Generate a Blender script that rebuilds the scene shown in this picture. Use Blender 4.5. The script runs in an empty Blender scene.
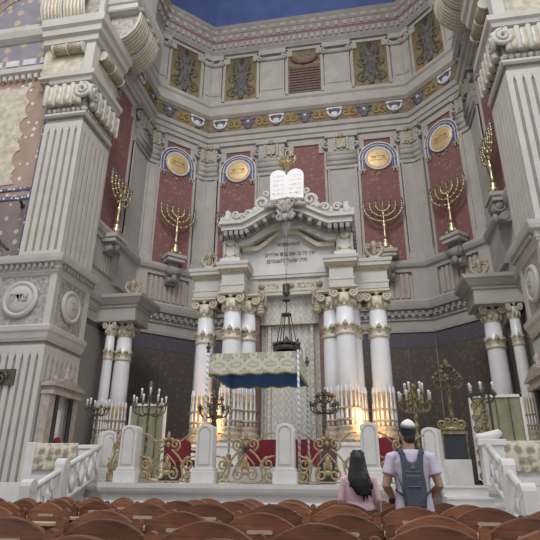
import bpy, bmesh, math, random
from mathutils import Matrix, Vector
random.seed(7)
PI = math.pi
COL = bpy.context.scene.collection

# ------------------------------------------------------------------ materials
def new_mat(name):
    m = bpy.data.materials.new(name); m.use_nodes = True
    nt = m.node_tree; b = nt.nodes['Principled BSDF']
    return m, nt, b
def N(nt, kind, **kw):
    n = nt.nodes.new(kind)
    for k, v in kw.items():
        if k in n.inputs: n.inputs[k].default_value = v
        else: setattr(n, k, v)
    return n
def ramp(nt, fac, stops, interp='LINEAR'):
    r = nt.nodes.new('ShaderNodeValToRGB'); r.color_ramp.interpolation = interp
    el = r.color_ramp.elements
    while len(el) < len(stops): el.new(.5)
    for e, (p, c) in zip(el, stops):
        e.position = p; e.color = (*c, 1)
    nt.links.new(fac, r.inputs[0]); return r.outputs[0]
def mixc(nt, fac, a, b):
    m = nt.nodes.new('ShaderNodeMix'); m.data_type = 'RGBA'
    for sock, v in ((m.inputs[0], fac), (m.inputs[6], a), (m.inputs[7], b)):
        if isinstance(v, (int, float)): sock.default_value = v
        elif isinstance(v, tuple): sock.default_value = (*v, 1)
        else: nt.links.new(v, sock)
    return m.outputs[2]
def math_n(nt, op, a, b=None):
    m = nt.nodes.new('ShaderNodeMath'); m.operation = op
    for i, v in enumerate((a, b)):
        if v is None: continue
        if isinstance(v, (int, float)): m.inputs[i].default_value = v
        else: nt.links.new(v, m.inputs[i])
    return m.outputs[0]
def coords(nt, which='Object', scale=(1, 1, 1)):
    t = nt.nodes.new('ShaderNodeTexCoord'); mp = nt.nodes.new('ShaderNodeMapping')
    mp.inputs['Scale'].default_value = scale
    nt.links.new(t.outputs[which], mp.inputs[0]); return mp.outputs[0]
def plain(name, col, rough=.6, metal=0., var=.12, scale=3., bump=0.):
    m, nt, b = new_mat(name)
    b.inputs['Roughness'].default_value = rough; b.inputs['Metallic'].default_value = metal
    no = N(nt, 'ShaderNodeTexNoise', Scale=scale, Detail=4.)
    nt.links.new(coords(nt), no.inputs['Vector'])
    lo = tuple(c * (1 - var) for c in col); hi = tuple(min(1, c * (1 + var)) for c in col)
    nt.links.new(ramp(nt, no.outputs[0], [(.3, lo), (.7, hi)]), b.inputs['Base Color'])
    if bump:
        bp = N(nt, 'ShaderNodeBump', Strength=bump, Distance=.02)
        n2 = N(nt, 'ShaderNodeTexNoise', Scale=scale * 8, Detail=3.)
        nt.links.new(coords(nt), n2.inputs['Vector'])
        nt.links.new(n2.outputs[0], bp.inputs['Height']); nt.links.new(bp.outputs[0], b.inputs['Normal'])
    return m
M = {}
M['stone'] = plain('apse_stone', (.435, .41, .38), .75, var=.10, scale=1.6)
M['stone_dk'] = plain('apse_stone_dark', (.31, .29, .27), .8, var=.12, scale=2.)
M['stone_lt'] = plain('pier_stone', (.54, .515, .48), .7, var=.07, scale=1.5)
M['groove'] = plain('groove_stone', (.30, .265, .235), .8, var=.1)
M['relief'] = plain('relief_stone', (.40, .36, .335), .8, var=.35, scale=7., bump=.6)
M['ark_stone'] = plain('ark_stone', (.53, .515, .48), .55, var=.06, scale=3.)
M['ark_white'] = plain('ark_white_marble', (.64, .64, .63), .35, var=.05, scale=3.)
M['marble'] = plain('white_marble', (.68, .67, .66), .4, var=.07, scale=4.)
M['column'] = plain('column_marble', (.76, .77, .81), .25, var=.05, scale=2.)
M['tablet'] = plain('tablet_white', (.86, .86, .87), .5, var=.03)
M['gold'] = plain('gold_leaf', (.58, .45, .24), .45, .5, var=.2, scale=20.)
M['gold_pale'] = plain('pale_gilding', (.55, .495, .40), .5, .15, var=.18, scale=14.)
M['gold_old'] = plain('old_gilding', (.40, .34, .25), .6, .2, var=.3, scale=14.)
M['brass'] = plain('brass', (.52, .43, .28), .34, .8, var=.15, scale=12.)
M['bronze'] = plain('dark_bronze', (.12, .105, .08), .45, .5, var=.3, scale=12.)
M['bronze_gold'] = plain('tarnished_brass', (.27, .22, .12), .4, .6, var=.4, scale=12.)
M['bronze_olive'] = plain('olive_bronze', (.17, .145, .09), .45, .5, var=.4, scale=12.)
M['niche_stone'] = plain('niche_stone', (.40, .345, .31), .6, var=.2, scale=6.)
M['painted_olive'] = plain('painted_olive', (.15, .135, .105), .7, var=.3, scale=6.)
M['amber'] = plain('amber_gilding', (.44, .32, .17), .5, .2, var=.2, scale=14.)
M['iron'] = plain('dark_iron', (.06, .055, .055), .5, .3)
M['grille'] = plain('gilt_iron', (.38, .29, .17), .5, .35, var=.25, scale=18.)
M['black'] = plain('black', (.025, .025, .03), .5)
M['candle'] = plain('candle_white', (.85, .85, .84), .5, var=.02)
M['disc'] = plain('medallion_gold', (.68, .50, .24), .45, .3, var=.15, scale=5.)
M['blue_tile'] = plain('medallion_blue', (.10, .12, .27), .5, var=.3, scale=8.)
M['white_tile'] = plain('white_tile', (.66, .65, .68), .5)
M['text_dk'] = plain('engraved_lettering', (.27, .225, .19), .7)
M['text_gr'] = plain('worn_lettering', (.42, .41, .41), .7)
M['text_faint'] = plain('faint_lettering', (.81, .81, .82), .7)
M['red_cloth'] = plain('red_velvet', (.17, .011, .02), .8, var=.2, scale=5.)
M['brown_jamb'] = plain('brown_marble', (.16, .095, .08), .45, var=.25, scale=5.)
M['wood_dk'] = plain('dark_wood', (.11, .065, .045), .5, var=.3, scale=8.)
M['skin'] = plain('skin', (.48, .29, .21), .55, var=.05, scale=8.)
M['skin_f'] = plain('skin_light', (.52, .33, .26), .55, var=.05, scale=8.)
M['hair_m'] = plain('short_dark_hair', (.035, .028, .026), .7, var=.3, scale=40., bump=.5)
M['hair_f'] = plain('long_black_hair', (.012, .011, .013), .42, var=.3, scale=30.)
M['shirt'] = plain('lilac_cotton', (.62, .56, .70), .85, var=.05, scale=6., bump=.2)
M['pink'] = plain('pink_cotton', (.70, .47, .53), .85, var=.06, scale=6., bump=.2)
M['pack'] = plain('slate_blue_nylon', (.075, .095, .135), .6, var=.18, scale=9., bump=.3)
M['pack_dk'] = plain('strap_nylon', (.035, .045, .07), .6, var=.1)
M['jeans'] = plain('blue_denim', (.10, .13, .2), .8, var=.15, scale=14.)
M['grey_cloth'] = plain('grey_cloth', (.2, .2, .215), .85, var=.1, scale=14.)
M['shoe'] = plain('shoe_leather', (.06, .05, .05), .5)
M['kippah'] = plain('white_satin', (.82, .82, .84), .6, var=.03)
M['glass_dk'] = plain('dark_glass', (.03, .035, .045), .12, var=.2)
M['floor'] = plain('floor_marble', (.36, .34, .32), .4, var=.15, scale=1.2)
M['plate'] = plain('seat_plate', (.46, .38, .31), .4, .2, var=.1)
M['ledge_wood'] = plain('pale_ledge_wood', (.56, .41, .27), .4, var=.12, scale=9.)
M['lining'] = plain('blue_lining', (.11, .235, .46), .75, var=.15, scale=4.)
M['fringe'] = plain('ochre_fringe', (.34, .30, .16), .8, var=.3, scale=25.)
M['green_glass'] = plain('greenish_door_glass', (.25, .24, .15), .3, var=.35, scale=2.5)
M['pink_strip'] = plain('pinkish_flute', (.43, .315, .265), .75, var=.15)
M['slate'] = plain('painted_slate', (.125, .12, .15), .7, var=.35, scale=6.)
M['ochre'] = plain('painted_ochre', (.31, .215, .085), .7, var=.3, scale=6.)
M['ochre_dk'] = plain('painted_brown', (.21, .155, .10), .7, var=.35, scale=5.)
M['eye'] = plain('eye', (.7, .68, .66), .3)

def emit(name, col, strength):
    m, nt, b = new_mat(name)
    b.inputs['Base Color'].default_value = (*col, 1)
    b.inputs['Emission Color'].default_value = (*col, 1); b.inputs['Emission Strength'].default_value = strength
    return m
M['bulb'] = emit('warm_bulb', (1., .72, .36), 9.)
M['bulb_w'] = emit('white_bulb', (1., .98, .95), .9)

def wood():
    m, nt, b = new_mat('pew_wood'); b.inputs['Roughness'].default_value = .38
    w = N(nt, 'ShaderNodeTexNoise', Scale=5., Detail=6., Distortion=.8)
    nt.links.new(coords(nt, 'Object', (1, 3, 9)), w.inputs['Vector'])
    oi = nt.nodes.new('ShaderNodeObjectInfo')
    f = math_n(nt, 'ADD', w.outputs[0], math_n(nt, 'MULTIPLY', math_n(nt, 'SUBTRACT', oi.outputs['Random'], .5), .42))
    nt.links.new(ramp(nt, f, [(.2, (.085, .037, .024)), (.5, (.18, .075, .044)), (.8, (.30, .135, .074))]), b.inputs['Base Color'])
    return m
M['wood'] = wood()

def damask(name, ground, fig, fig2, scale, border=None, rough=.8, small=.5, sh=0.):
    """cloth / painted wall with a repeating leafy figure"""
    m, nt, b = new_mat(name); b.inputs['Roughness'].default_value = rough
    v = coords(nt, 'Object', (scale, scale, scale))
    vo = N(nt, 'ShaderNodeTexVoronoi', Scale=1.); vo.inputs['Randomness'].default_value = small
    no = N(nt, 'ShaderNodeTexNoise', Scale=2.3, Detail=3.)
    nt.links.new(v, vo.inputs['Vector']); nt.links.new(v, no.inputs['Vector'])
    f = math_n(nt, 'ADD', math_n(nt, 'MULTIPLY', vo.outputs['Distance'], .7), math_n(nt, 'MULTIPLY', no.outputs[0], .6))
    c = ramp(nt, f, [(.33 + sh, fig2), (.45 + sh, fig), (.58 + sh, ground), (.84, ground), (.95, fig)])
    if border:
        uv = nt.nodes.new('ShaderNodeTexCoord'); s = nt.nodes.new('ShaderNodeSeparateXYZ')
        nt.links.new(uv.outputs['UV'], s.inputs[0])
        e = math_n(nt, 'ABSOLUTE', math_n(nt, 'SUBTRACT', s.outputs[0], .5))
        k = math_n(nt, 'GREATER_THAN', e, .44)
        c = mixc(nt, math_n(nt, 'MULTIPLY', k, .75), c, border)
    nt.links.new(c, b.inputs['Base Color']); return m
M['red_panel'] = damask('red_damask_wall', (.225, .105, .100), (.275, .145, .125), (.31, .20, .15), 3.6, (.30, .10, .115), sh=.05)
M['brocade'] = damask('dark_brocade', (.118, .092, .082), (.155, .123, .106), (.19, .15, .125), 4.6, sh=.06)
M['purple'] = damask('purple_border', (.115, .095, .125), (.15, .125, .15), (.09, .07, .10), 4.0)
M['grey_wall'] = damask('grey_purple_wall', (.27, .245, .225), (.31, .285, .26), (.22, .20, .20), 4.0)
def floral_mat():
    """cream cloth with a row of grey-green rosettes and sprigs"""
    m, nt, b = new_mat('floral_valance'); b.inputs['Roughness'].default_value = .8
    t = coords(nt); sx = nt.nodes.new('ShaderNodeSeparateXYZ'); nt.links.new(t, sx.inputs[0])
    no = N(nt, 'ShaderNodeTexNoise', Scale=14., Detail=3.); nt.links.new(t, no.inputs['Vector'])
    u = math_n(nt, 'SUBTRACT', math_n(nt, 'FRACT', math_n(nt, 'ADD', math_n(nt, 'MULTIPLY', math_n(nt, 'ADD', sx.outputs[0], sx.outputs[1]), 2.6), 20.1)), .5)
    v = math_n(nt, 'SUBTRACT', math_n(nt, 'FRACT', math_n(nt, 'ADD', math_n(nt, 'MULTIPLY', sx.outputs[2], 2.3), .42)), .5)
    r = math_n(nt, 'SQRT', math_n(nt, 'ADD', math_n(nt, 'MULTIPLY', u, u), math_n(nt, 'MULTIPLY', v, v)))
    pet = math_n(nt, 'MULTIPLY', math_n(nt, 'COSINE', math_n(nt, 'MULTIPLY', math_n(nt, 'ARCTAN2', v, u), 6.)), .07)
    f = math_n(nt, 'ADD', math_n(nt, 'ADD', r, pet), math_n(nt, 'MULTIPLY', math_n(nt, 'SUBTRACT', no.outputs[0], .5), .28))
    nt.links.new(ramp(nt, f, [(.06, (.40, .36, .27)), (.14, (.60, .57, .47)), (.24, (.30, .29, .22)), (.31, (.60, .57, .48)), (.46, (.66, .63, .54)), (.56, (.42, .41, .30)), (.66, (.62, .59, .5))]), b.inputs['Base Color'])
    return m
M['floral'] = floral_mat()
M['cloth_floral'] = damask('floral_rail_cloth', (.56, .52, .43), (.36, .32, .24), (.24, .19, .15), 4.4, small=.45, sh=.10)

def curtain_mat():
    m, nt, b = new_mat('lattice_damask'); b.inputs['Roughness'].default_value = .75
    t = coords(nt, 'Object'); s = nt.nodes.new('ShaderNodeSeparateXYZ'); nt.links.new(t, s.inputs[0])
    u = math_n(nt, 'MULTIPLY', s.outputs[0], 5.6); w = math_n(nt, 'MULTIPLY', s.outputs[2], 4.0)
    a = math_n(nt, 'ABSOLUTE', math_n(nt, 'SINE', math_n(nt, 'MULTIPLY', math_n(nt, 'ADD', u, w), PI / 2)))
    c = math_n(nt, 'ABSOLUTE', math_n(nt, 'SINE', math_n(nt, 'MULTIPLY', math_n(nt, 'SUBTRACT', u, w), PI / 2)))
    mn = math_n(nt, 'MINIMUM', a, c)
    no = N(nt, 'ShaderNodeTexNoise', Scale=11., Detail=3.); nt.links.new(t, no.inputs['Vector'])
    f = math_n(nt, 'ADD', mn, math_n(nt, 'MULTIPLY', math_n(nt, 'SUBTRACT', no.outputs[0], .5), .9))
    nt.links.new(ramp(nt, f, [(.05, (.47, .455, .405)), (.3, (.58, .565, .52)), (.6, (.62, .61, .57)), (.9, (.50, .485, .43))]), b.inputs['Base Color'])
    return m
M['curtain'] = curtain_mat()

def attic_paint():
    """mirror-symmetric gold scrolls on a dark ground"""
    m, nt, b = new_mat('attic_painting'); b.inputs['Roughness'].default_value = .7
    uv = nt.nodes.new('ShaderNodeTexCoord'); s = nt.nodes.new('ShaderNodeSeparateXYZ'); nt.links.new(uv.outputs['UV'], s.inputs[0])
    x = math_n(nt, 'ABSOLUTE', math_n(nt, 'SUBTRACT', s.outputs[0], .5))
    cb = nt.nodes.new('ShaderNodeCombineXYZ'); nt.links.new(x, cb.inputs[0]); nt.links.new(s.outputs[1], cb.inputs[1])
    no = N(nt, 'ShaderNodeTexNoise', Scale=3.4, Detail=2., Distortion=1.6); nt.links.new(cb.outputs[0], no.inputs['Vector'])
    wv = N(nt, 'ShaderNodeTexWave', Scale=1.5, Distortion=9., Detail=2.); wv.inputs['Detail Scale'].default_value = 1.6
    nt.links.new(cb.outputs[0], wv.inputs['Vector'])
    f = math_n(nt, 'ADD', math_n(nt, 'MULTIPLY', no.outputs[0], .55), math_n(nt, 'MULTIPLY', wv.outputs['Fac'], .45))
    c = ramp(nt, f, [(.25, (.07, .06, .055)), (.42, (.15, .125, .105)), (.5, (.33, .235, .085)), (.6, (.26, .18, .075)), (.68, (.15, .14, .15)), (.85, (.21, .15, .12))])
    edge = ramp(nt, math_n(nt, 'ADD', x, math_n(nt, 'MULTIPLY', math_n(nt, 'SUBTRACT', no.outputs[0], .5), .5)), [(.2, (0, 0, 0)), (.3, (.8, .8, .8))])
    c = mixc(nt, edge, c, (.29, .205, .085))
    up = ramp(nt, s.outputs[1], [(.35, (1, 1, 1)), (.95, (.48, .46, .47))])  # painted shade: panel colour darkens towards the top, as under the arch
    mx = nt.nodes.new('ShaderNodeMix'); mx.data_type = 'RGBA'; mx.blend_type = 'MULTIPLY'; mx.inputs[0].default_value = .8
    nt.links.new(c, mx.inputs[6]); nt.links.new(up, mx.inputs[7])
    nt.links.new(mx.outputs[2], b.inputs['Base Color']); return m
M['attic_paint'] = attic_paint()

def dome_mat():
    m, nt, b = new_mat('blue_vault'); b.inputs['Roughness'].default_value = .8
    v = coords(nt)
    no = N(nt, 'ShaderNodeTexNoise', Scale=.8, Detail=5.); nt.links.new(v, no.inputs['Vector'])
    vo = N(nt, 'ShaderNodeTexVoronoi', Scale=2.2); nt.links.new(v, vo.inputs['Vector'])
    star = math_n(nt, 'LESS_THAN', vo.outputs['Distance'], .10)
    c = ramp(nt, no.outputs[0], [(.3, (.075, .115, .30)), (.7, (.11, .165, .41))])
    nt.links.new(mixc(nt, math_n(nt, 'MULTIPLY', star, .35), c, (.3, .28, .2)), b.inputs['Base Color']); return m
M['vault'] = dome_mat()

def nave_paint(name, ground, spot, scale, thr):
    m, nt, b = new_mat(name); b.inputs['Roughness'].default_value = .75
    v = coords(nt); vo = N(nt, 'ShaderNodeTexVoronoi', Scale=scale); nt.links.new(v, vo.inputs['Vector'])
    vo.inputs['Randomness'].default_value = .55
    no = N(nt, 'ShaderNodeTexNoise', Scale=2.2, Detail=4.); nt.links.new(v, no.inputs['Vector'])
    g = ramp(nt, no.outputs[0], [(.3, tuple(c * .8 for c in ground)), (.7, ground)])
    nt.links.new(mixc(nt, math_n(nt, 'LESS_THAN', vo.outputs['Distance'], thr), g, spot), b.inputs['Base Color']); return m
M['nave_terra'] = nave_paint('terracotta_painting', (.43, .31, .255), (.70, .66, .62), 3.0, .26)
M['nave_cream'] = plain('cream_painting', (.57, .52, .43), .75, var=.25, scale=3.4)
M['nave_blue'] = nave_paint('slate_blue_painting', (.30, .29, .34), (.52, .40, .28), 1.9, .3)
M['nave_brown'] = nave_paint('brown_painting', (.27, .21, .20), (.5, .46, .45), 2.1, .2)
M['mosaic'] = nave_paint('blue_mosaic', (.13, .14, .27), (.76, .76, .8), 7.5, .36)

def spiral_mat():
    m, nt, b = new_mat('blue_white_spiral'); b.inputs['Roughness'].default_value = .5
    t = nt.nodes.new('ShaderNodeTexCoord'); s = nt.nodes.new('ShaderNodeSeparateXYZ'); nt.links.new(t.outputs['Object'], s.inputs[0])
    a = math_n(nt, 'DIVIDE', math_n(nt, 'ARCTAN2', s.outputs[1], s.outputs[0]), 2 * PI)
    f = math_n(nt, 'FRACT', math_n(nt, 'ADD', math_n(nt, 'ADD', a, math_n(nt, 'MULTIPLY', s.outputs[2], 8.)), 10.))
    nt.links.new(ramp(nt, f, [(0, (.66, .69, .71)), (.58, (.26, .34, .41))], 'CONSTANT'), b.inputs['Base Color']); return m
M['spiral'] = spiral_mat()

# ------------------------------------------------------------------ mesh builder
class MB:
    def __init__(s, mats=None, T=None):
        s.bm = bmesh.new(); s.uvl = s.bm.loops.layers.uv.new('UVMap'); s.mi = 0; s.T = T; s.smooth = False
        s.mats = mats
    def v(s, p):
        p = Vector(p)
        return s.bm.verts.new(s.T @ p if s.T else p)
    def f(s, vs, smooth=None):
        try: f = s.bm.faces.new(vs)
        except ValueError: return None
        f.material_index = s.mi; f.smooth = s.smooth if smooth is None else smooth
        return f
    def box(s, c, size, rz=0, rx=0, ry=0, top=1.):
        R = Matrix.Rotation(rz, 3, 'Z') @ Matrix.Rotation(ry, 3, 'Y') @ Matrix.Rotation(rx, 3, 'X')
        vs = []
        for z in (-.5, .5):
            k = top if z > 0 else 1.
            for x, y in ((-.5, -.5), (.5, -.5), (.5, .5), (-.5, .5)):
                vs.append(s.v(Vector(c) + R @ Vector((x * size[0] * k, y * size[1] * k, z * size[2]))))
        for q in ((3, 2, 1, 0), (4, 5, 6, 7), (0, 1, 5, 4), (1, 2, 6, 5), (2, 3, 7, 6), (3, 0, 4, 7)):
            s.f([vs[i] for i in q], False)
        return s
    def bx(s, x0, x1, y0, y1, z0, z1):
        return s.box(((x0 + x1) / 2, (y0 + y1) / 2, (z0 + z1) / 2), (abs(x1 - x0), abs(y1 - y0), abs(z1 - z0)))
    def quad(s, a, b, c, d):
        f = s.f([s.v(p) for p in (a, b, c, d)], False)
        for l, uv in zip(f.loops, ((0, 0), (1, 0), (1, 1), (0, 1))): l[s.uvl].uv = uv
        return s
    def prism(s, poly, y0, y1):
        """polygon in x,z extruded along y"""
        a = [s.v((p[0], y0, p[1])) for p in poly]; b = [s.v((p[0], y1, p[1])) for p in poly]
        s.f(a, False); s.f(b[::-1], False); n = len(poly)
        for i in range(n): s.f([a[i], b[i], b[(i + 1) % n], a[(i + 1) % n]])
        return s
    def slab(s, poly, z0, z1):
        """polygon in x,y extruded along z"""
        a = [s.v((p[0], p[1], z0)) for p in poly]; b = [s.v((p[0], p[1], z1)) for p in poly]
        s.f(a[::-1], False); s.f(b, False); n = len(poly)
        for i in range(n): s.f([a[i], a[(i + 1) % n], b[(i + 1) % n], b[i]], False)
        return s
    def tube(s, path, r, n=8, flat=1.):
        path = [Vector(p) for p in path]; k = len(path)
        rs = r if isinstance(r, (list, tuple)) else [r] * k
        rings = []; prev = None
        for i, p in enumerate(path):
            t = (path[min(i + 1, k - 1)] - path[max(i - 1, 0)])
            t = t.normalized() if t.length > 1e-9 else Vector((0, 0, 1))
            if prev is None:
                u = t.orthogonal().normalized()
                if abs(t.y) < .9: u = (Vector((0, 1, 0)) - t * t.y).normalized()
            else:
                u = prev - t * prev.dot(t); u = u.normalized() if u.length > 1e-6 else t.orthogonal().normalized()
            prev = u; w = t.cross(u)
            rings.append([s.v(p + (u * math.cos(a) * flat + w * math.sin(a)) * rs[i]) for a in (2 * PI * j / n for j in range(n))])
        for a, b in zip(rings, rings[1:]):
            for j in range(n): s.f([a[j], a[(j + 1) % n], b[(j + 1) % n], b[j]], True)
        s.f(rings[0][::-1], False); s.f(rings[-1], False)
        return s
    def lathe(s, prof, c=(0, 0, 0), n=16, R=None, sy=1., smooth=True):
        """prof = [(radius, height)] about a local z axis at c"""
        c = Vector(c); rings = []
        for r, z in prof:
            ring = []
            for j in range(n):
                p = Vector((r * math.cos(2 * PI * j / n), r * sy * math.sin(2 * PI * j / n), z))
                ring.append(s.v(c + (R @ p if R else p)))
            rings.append(ring)
        for a, b in zip(rings, rings[1:]):
            for j in range(n): s.f([a[j], a[(j + 1) % n], b[(j + 1) % n], b[j]], smooth)
        s.f(rings[0][::-1], False); s.f(rings[-1], False)
        return s
    def sph(s, c, r, n=10, R=None):
        r = r if isinstance(r, (tuple, list)) else (r, r, r)
        c = Vector(c); m = max(4, n // 2 + 1); rings = []
        for i in range(1, m):
            a = PI * i / m
            ring = []
            for j in range(n):
                p = Vector((r[0] * math.sin(a) * math.cos(2 * PI * j / n), r[1] * math.sin(a) * math.sin(2 * PI * j / n), -r[2] * math.cos(a)))
                ring.append(s.v(c + (R @ p if R else p)))
            rings.append(ring)
        p0, p1 = Vector((0, 0, -r[2])), Vector((0, 0, r[2]))
        lo = s.v(c + (R @ p0 if R else p0)); hi = s.v(c + (R @ p1 if R else p1))
        for j in range(n):
            s.f([lo, rings[0][(j + 1) % n], rings[0][j]], True); s.f([hi, rings[-1][j], rings[-1][(j + 1) % n]], True)
        for a, b in zip(rings, rings[1:]):
            for j in range(n): s.f([a[j], a[(j + 1) % n], b[(j + 1) % n], b[j]], True)
        return s
    def loft(s, rings, n=14):
        """rings = [(centre, rx, ry)] horizontal ellipses"""
        rr = []
        for c, rx, ry in rings:
            rr.append([s.v((c[0] + rx * math.cos(2 * PI * j / n), c[1] + ry * math.sin(2 * PI * j / n), c[2])) for j in range(n)])
        for a, b in zip(rr, rr[1:]):
            for j in range(n): s.f([a[j], a[(j + 1) % n], b[(j + 1) % n], b[j]], True)
        s.f(rr[0][::-1], True); s.f(rr[-1], True)
        return s
    def sweep(s, path, prof, back=-.02):
        """profile [(outward, z)] along a plan path; outward = right of travel"""
        path = [Vector((p[0], p[1])) for p in path]; k = len(path); offs = []
        for i in range(k):
            ds = []
            if i > 0: ds.append((path[i] - path[i - 1]).normalized())
            if i < k - 1: ds.append((path[i + 1] - path[i]).normalized())
            ns = [Vector((d.y, -d.x)) for d in ds]
            if len(ns) == 1: offs.append(ns[0])
            else:
                m = (ns[0] + ns[1]); m = m / max(.2, (1 + ns[0].dot(ns[1]))); offs.append(m)
        pr = [(back, prof[0][1])] + list(prof) + [(back, prof[-1][1])]
        rings = [[s.v((p.x + o.x * d, p.y + o.y * d, z)) for d, z in pr] for p, o in zip(path, offs)]
        m = len(pr)
        for a, b in zip(rings, rings[1:]):
            for j in range(m): s.f([a[j], b[j], b[(j + 1) % m], a[(j + 1) % m]], False)
        s.f(rings[0], False); s.f(rings[-1][::-1], False)
        return s
    def dentils(s, path, d, z, size, pitch):
        path = [Vector((p[0], p[1])) for p in path]
        for a, b in zip(path, path[1:]):
            t = b - a; L = t.length; t.normalize(); nrm = Vector((t.y, -t.x)); k = int(L / pitch)
            for i in range(k):
                p = a + t * ((i + .5) * L / k) + nrm * d
                s.box((p.x, p.y, z), size, rz=math.atan2(t.y, t.x))
        return s
    def text(s, body, c, size, depth=.02, T=None, w=None):
        """raised lettering facing -y, centred on c"""
        cu = bpy.data.curves.new('lettering_tmp', 'FONT'); cu.body = body; cu.size = size; cu.align_x = 'CENTER'; cu.align_y = 'CENTER'
        cu.extrude = depth / 2; cu.resolution_u = 2
        o = bpy.data.objects.new('lettering_tmp', cu); COL.objects.link(o)
        dg = bpy.context.evaluated_depsgraph_get(); me = bpy.data.meshes.new_from_object(o.evaluated_get(dg))
        bpy.data.objects.remove(o); bpy.data.curves.remove(cu)
        k = 1.
        if w and len(me.vertices):
            xs = [v.co.x for v in me.vertices]; k = w / max(.01, max(xs) - min(xs))
        vs = []
        for v in me.vertices:
            p = Vector((c[0] + v.co.x * k, c[1] - v.co.z, c[2] + v.co.y))
            vs.append(s.v(T @ p if T else p))
        for p in me.polygons: s.f([vs[i] for i in p.vertices], False)
        bpy.data.meshes.remove(me); return s
    def build(s, name, mat, parent=None, loc=None, rz=0, bevel=0, remesh=0, subd=0, recalc=True, sm_it=0):
        if recalc: bmesh.ops.recalc_face_normals(s.bm, faces=s.bm.faces[:])
        me = bpy.data.meshes.new(name); s.bm.to_mesh(me); s.bm.free()
        for mm in (mat if isinstance(mat, (list, tuple)) else [mat]): me.materials.append(M[mm])
        o = bpy.data.objects.new(name, me); COL.objects.link(o)
        if loc: o.location = loc
        if rz: o.rotation_euler.z = rz
        if bevel:
            b = o.modifiers.new('bevel', 'BEVEL'); b.width = bevel; b.segments = 2; b.limit_method = 'ANGLE'
        if remesh:
            r = o.modifiers.new('remesh', 'REMESH'); r.mode = 'VOXEL'; r.voxel_size = remesh; r.use_smooth_shade = True
            if sm_it:
                q = o.modifiers.new('smooth', 'SMOOTH'); q.iterations = sm_it; q.factor = .5
        if subd:
            q = o.modifiers.new('subd', 'SUBSURF'); q.levels = subd; q.render_levels = subd
        if remesh or subd or bevel:
            dg = bpy.context.evaluated_depsgraph_get(); dg.update()
            nm = bpy.data.meshes.new_from_object(o.evaluated_get(dg)); o.modifiers.clear(); o.data = nm
            if remesh or subd:
                for p in nm.polygons: p.use_smooth = True
            bpy.data.meshes.remove(me); nm.name = name
        if parent: o.parent = parent
        return o

def tag(o, label=None, cat=None, group=None, kind=None):
    if label: o['label'] = label
    if cat: o['category'] = cat
    if group: o['group'] = group
    if kind: o['kind'] = kind
    return o
def thing(name, label, cat, loc=(0, 0, 0), rz=0, group=None):
    o = bpy.data.objects.new(name, None); COL.objects.link(o); o.location = loc; o.rotation_euler = (0, 0, rz)
    return tag(o, label, cat, group)
def dup(root, loc=None, rz=None, label=None, group=None):
    def cp(o, par):
        c = o.copy(); COL.objects.link(c)
        if par: c.parent = par
        for ch in [x for x in bpy.data.objects if x.parent == o and x != c]: cp(ch, c)
        return c
    r = cp(root, None)
    if loc is not None: r.location = loc
    if rz is not None: r.rotation_euler = (0, 0, rz)
    if label: r['label'] = label
    if group: r['group'] = group
    return r
def struct(mb, name, mat, parent=None, **k):
    o = mb.build(name, mat, parent, **k)
    if not parent: o['kind'] = 'structure'
    return o
def arc(cx, cz, r, a0, a1, n, y=0., rz=None):
    return [(cx + r * math.cos(a0 + (a1 - a0) * i / n), y, cz + (rz or r) * math.sin(a0 + (a1 - a0) * i / n)) for i in range(n + 1)]
def spiral(cx, cz, r0, r1, a0, turns, n=18, y=0., y1=None):
    y1 = y if y1 is None else y1
    return [(cx + (r0 + (r1 - r0) * i / n) * math.cos(a0 + turns * 2 * PI * i / n), y + (y1 - y) * i / n,
             cz + (r0 + (r1 - r0) * i / n) * math.sin(a0 + turns * 2 * PI * i / n)) for i in range(n + 1)]
def bez(p0, p1, p2, p3, n=10):
    p0, p1, p2, p3 = map(Vector, (p0, p1, p2, p3)); out = []
    for i in range(n + 1):
        t = i / n; u = 1 - t
        out.append(p0 * u**3 + p1 * 3 * u * u * t + p2 * 3 * u * t * t + p3 * t**3)
    return out
RX = Matrix.Rotation(PI / 2, 3, 'X')     # lathe axis z -> -y

# ------------------------------------------------------------------ the apse shell (origin on the ark axis, y towards the back wall)
PLAN = [(-8, 17.0), (-8, 21.4), (-5.6, 23.86), (5.6, 23.86), (8, 21.4), (8, 17.0)]
SIDES = ['left', 'back_left', 'back', 'back_right', 'right']
PANELS = {'left': [1.5], 'right': [2.9], 'back_left': [1.72], 'back_right': [1.72], 'back': [1.86, 5.6, 9.34]}
PW = .98
def wall_frame(i):
    a, b = Vector(PLAN[i]), Vector(PLAN[i + 1]); d = b - a
    return a, math.atan2(d.y, d.x), d.length
def on_wall(side, u, out=0., z=0.):
    a, rz, L = wall_frame(SIDES.index(side))
    t = Vector((math.cos(rz), math.sin(rz))); n = Vector((math.sin(rz), -math.cos(rz)))
    p = a + t * u + n * out
    return (p.x, p.y, z), rz

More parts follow.
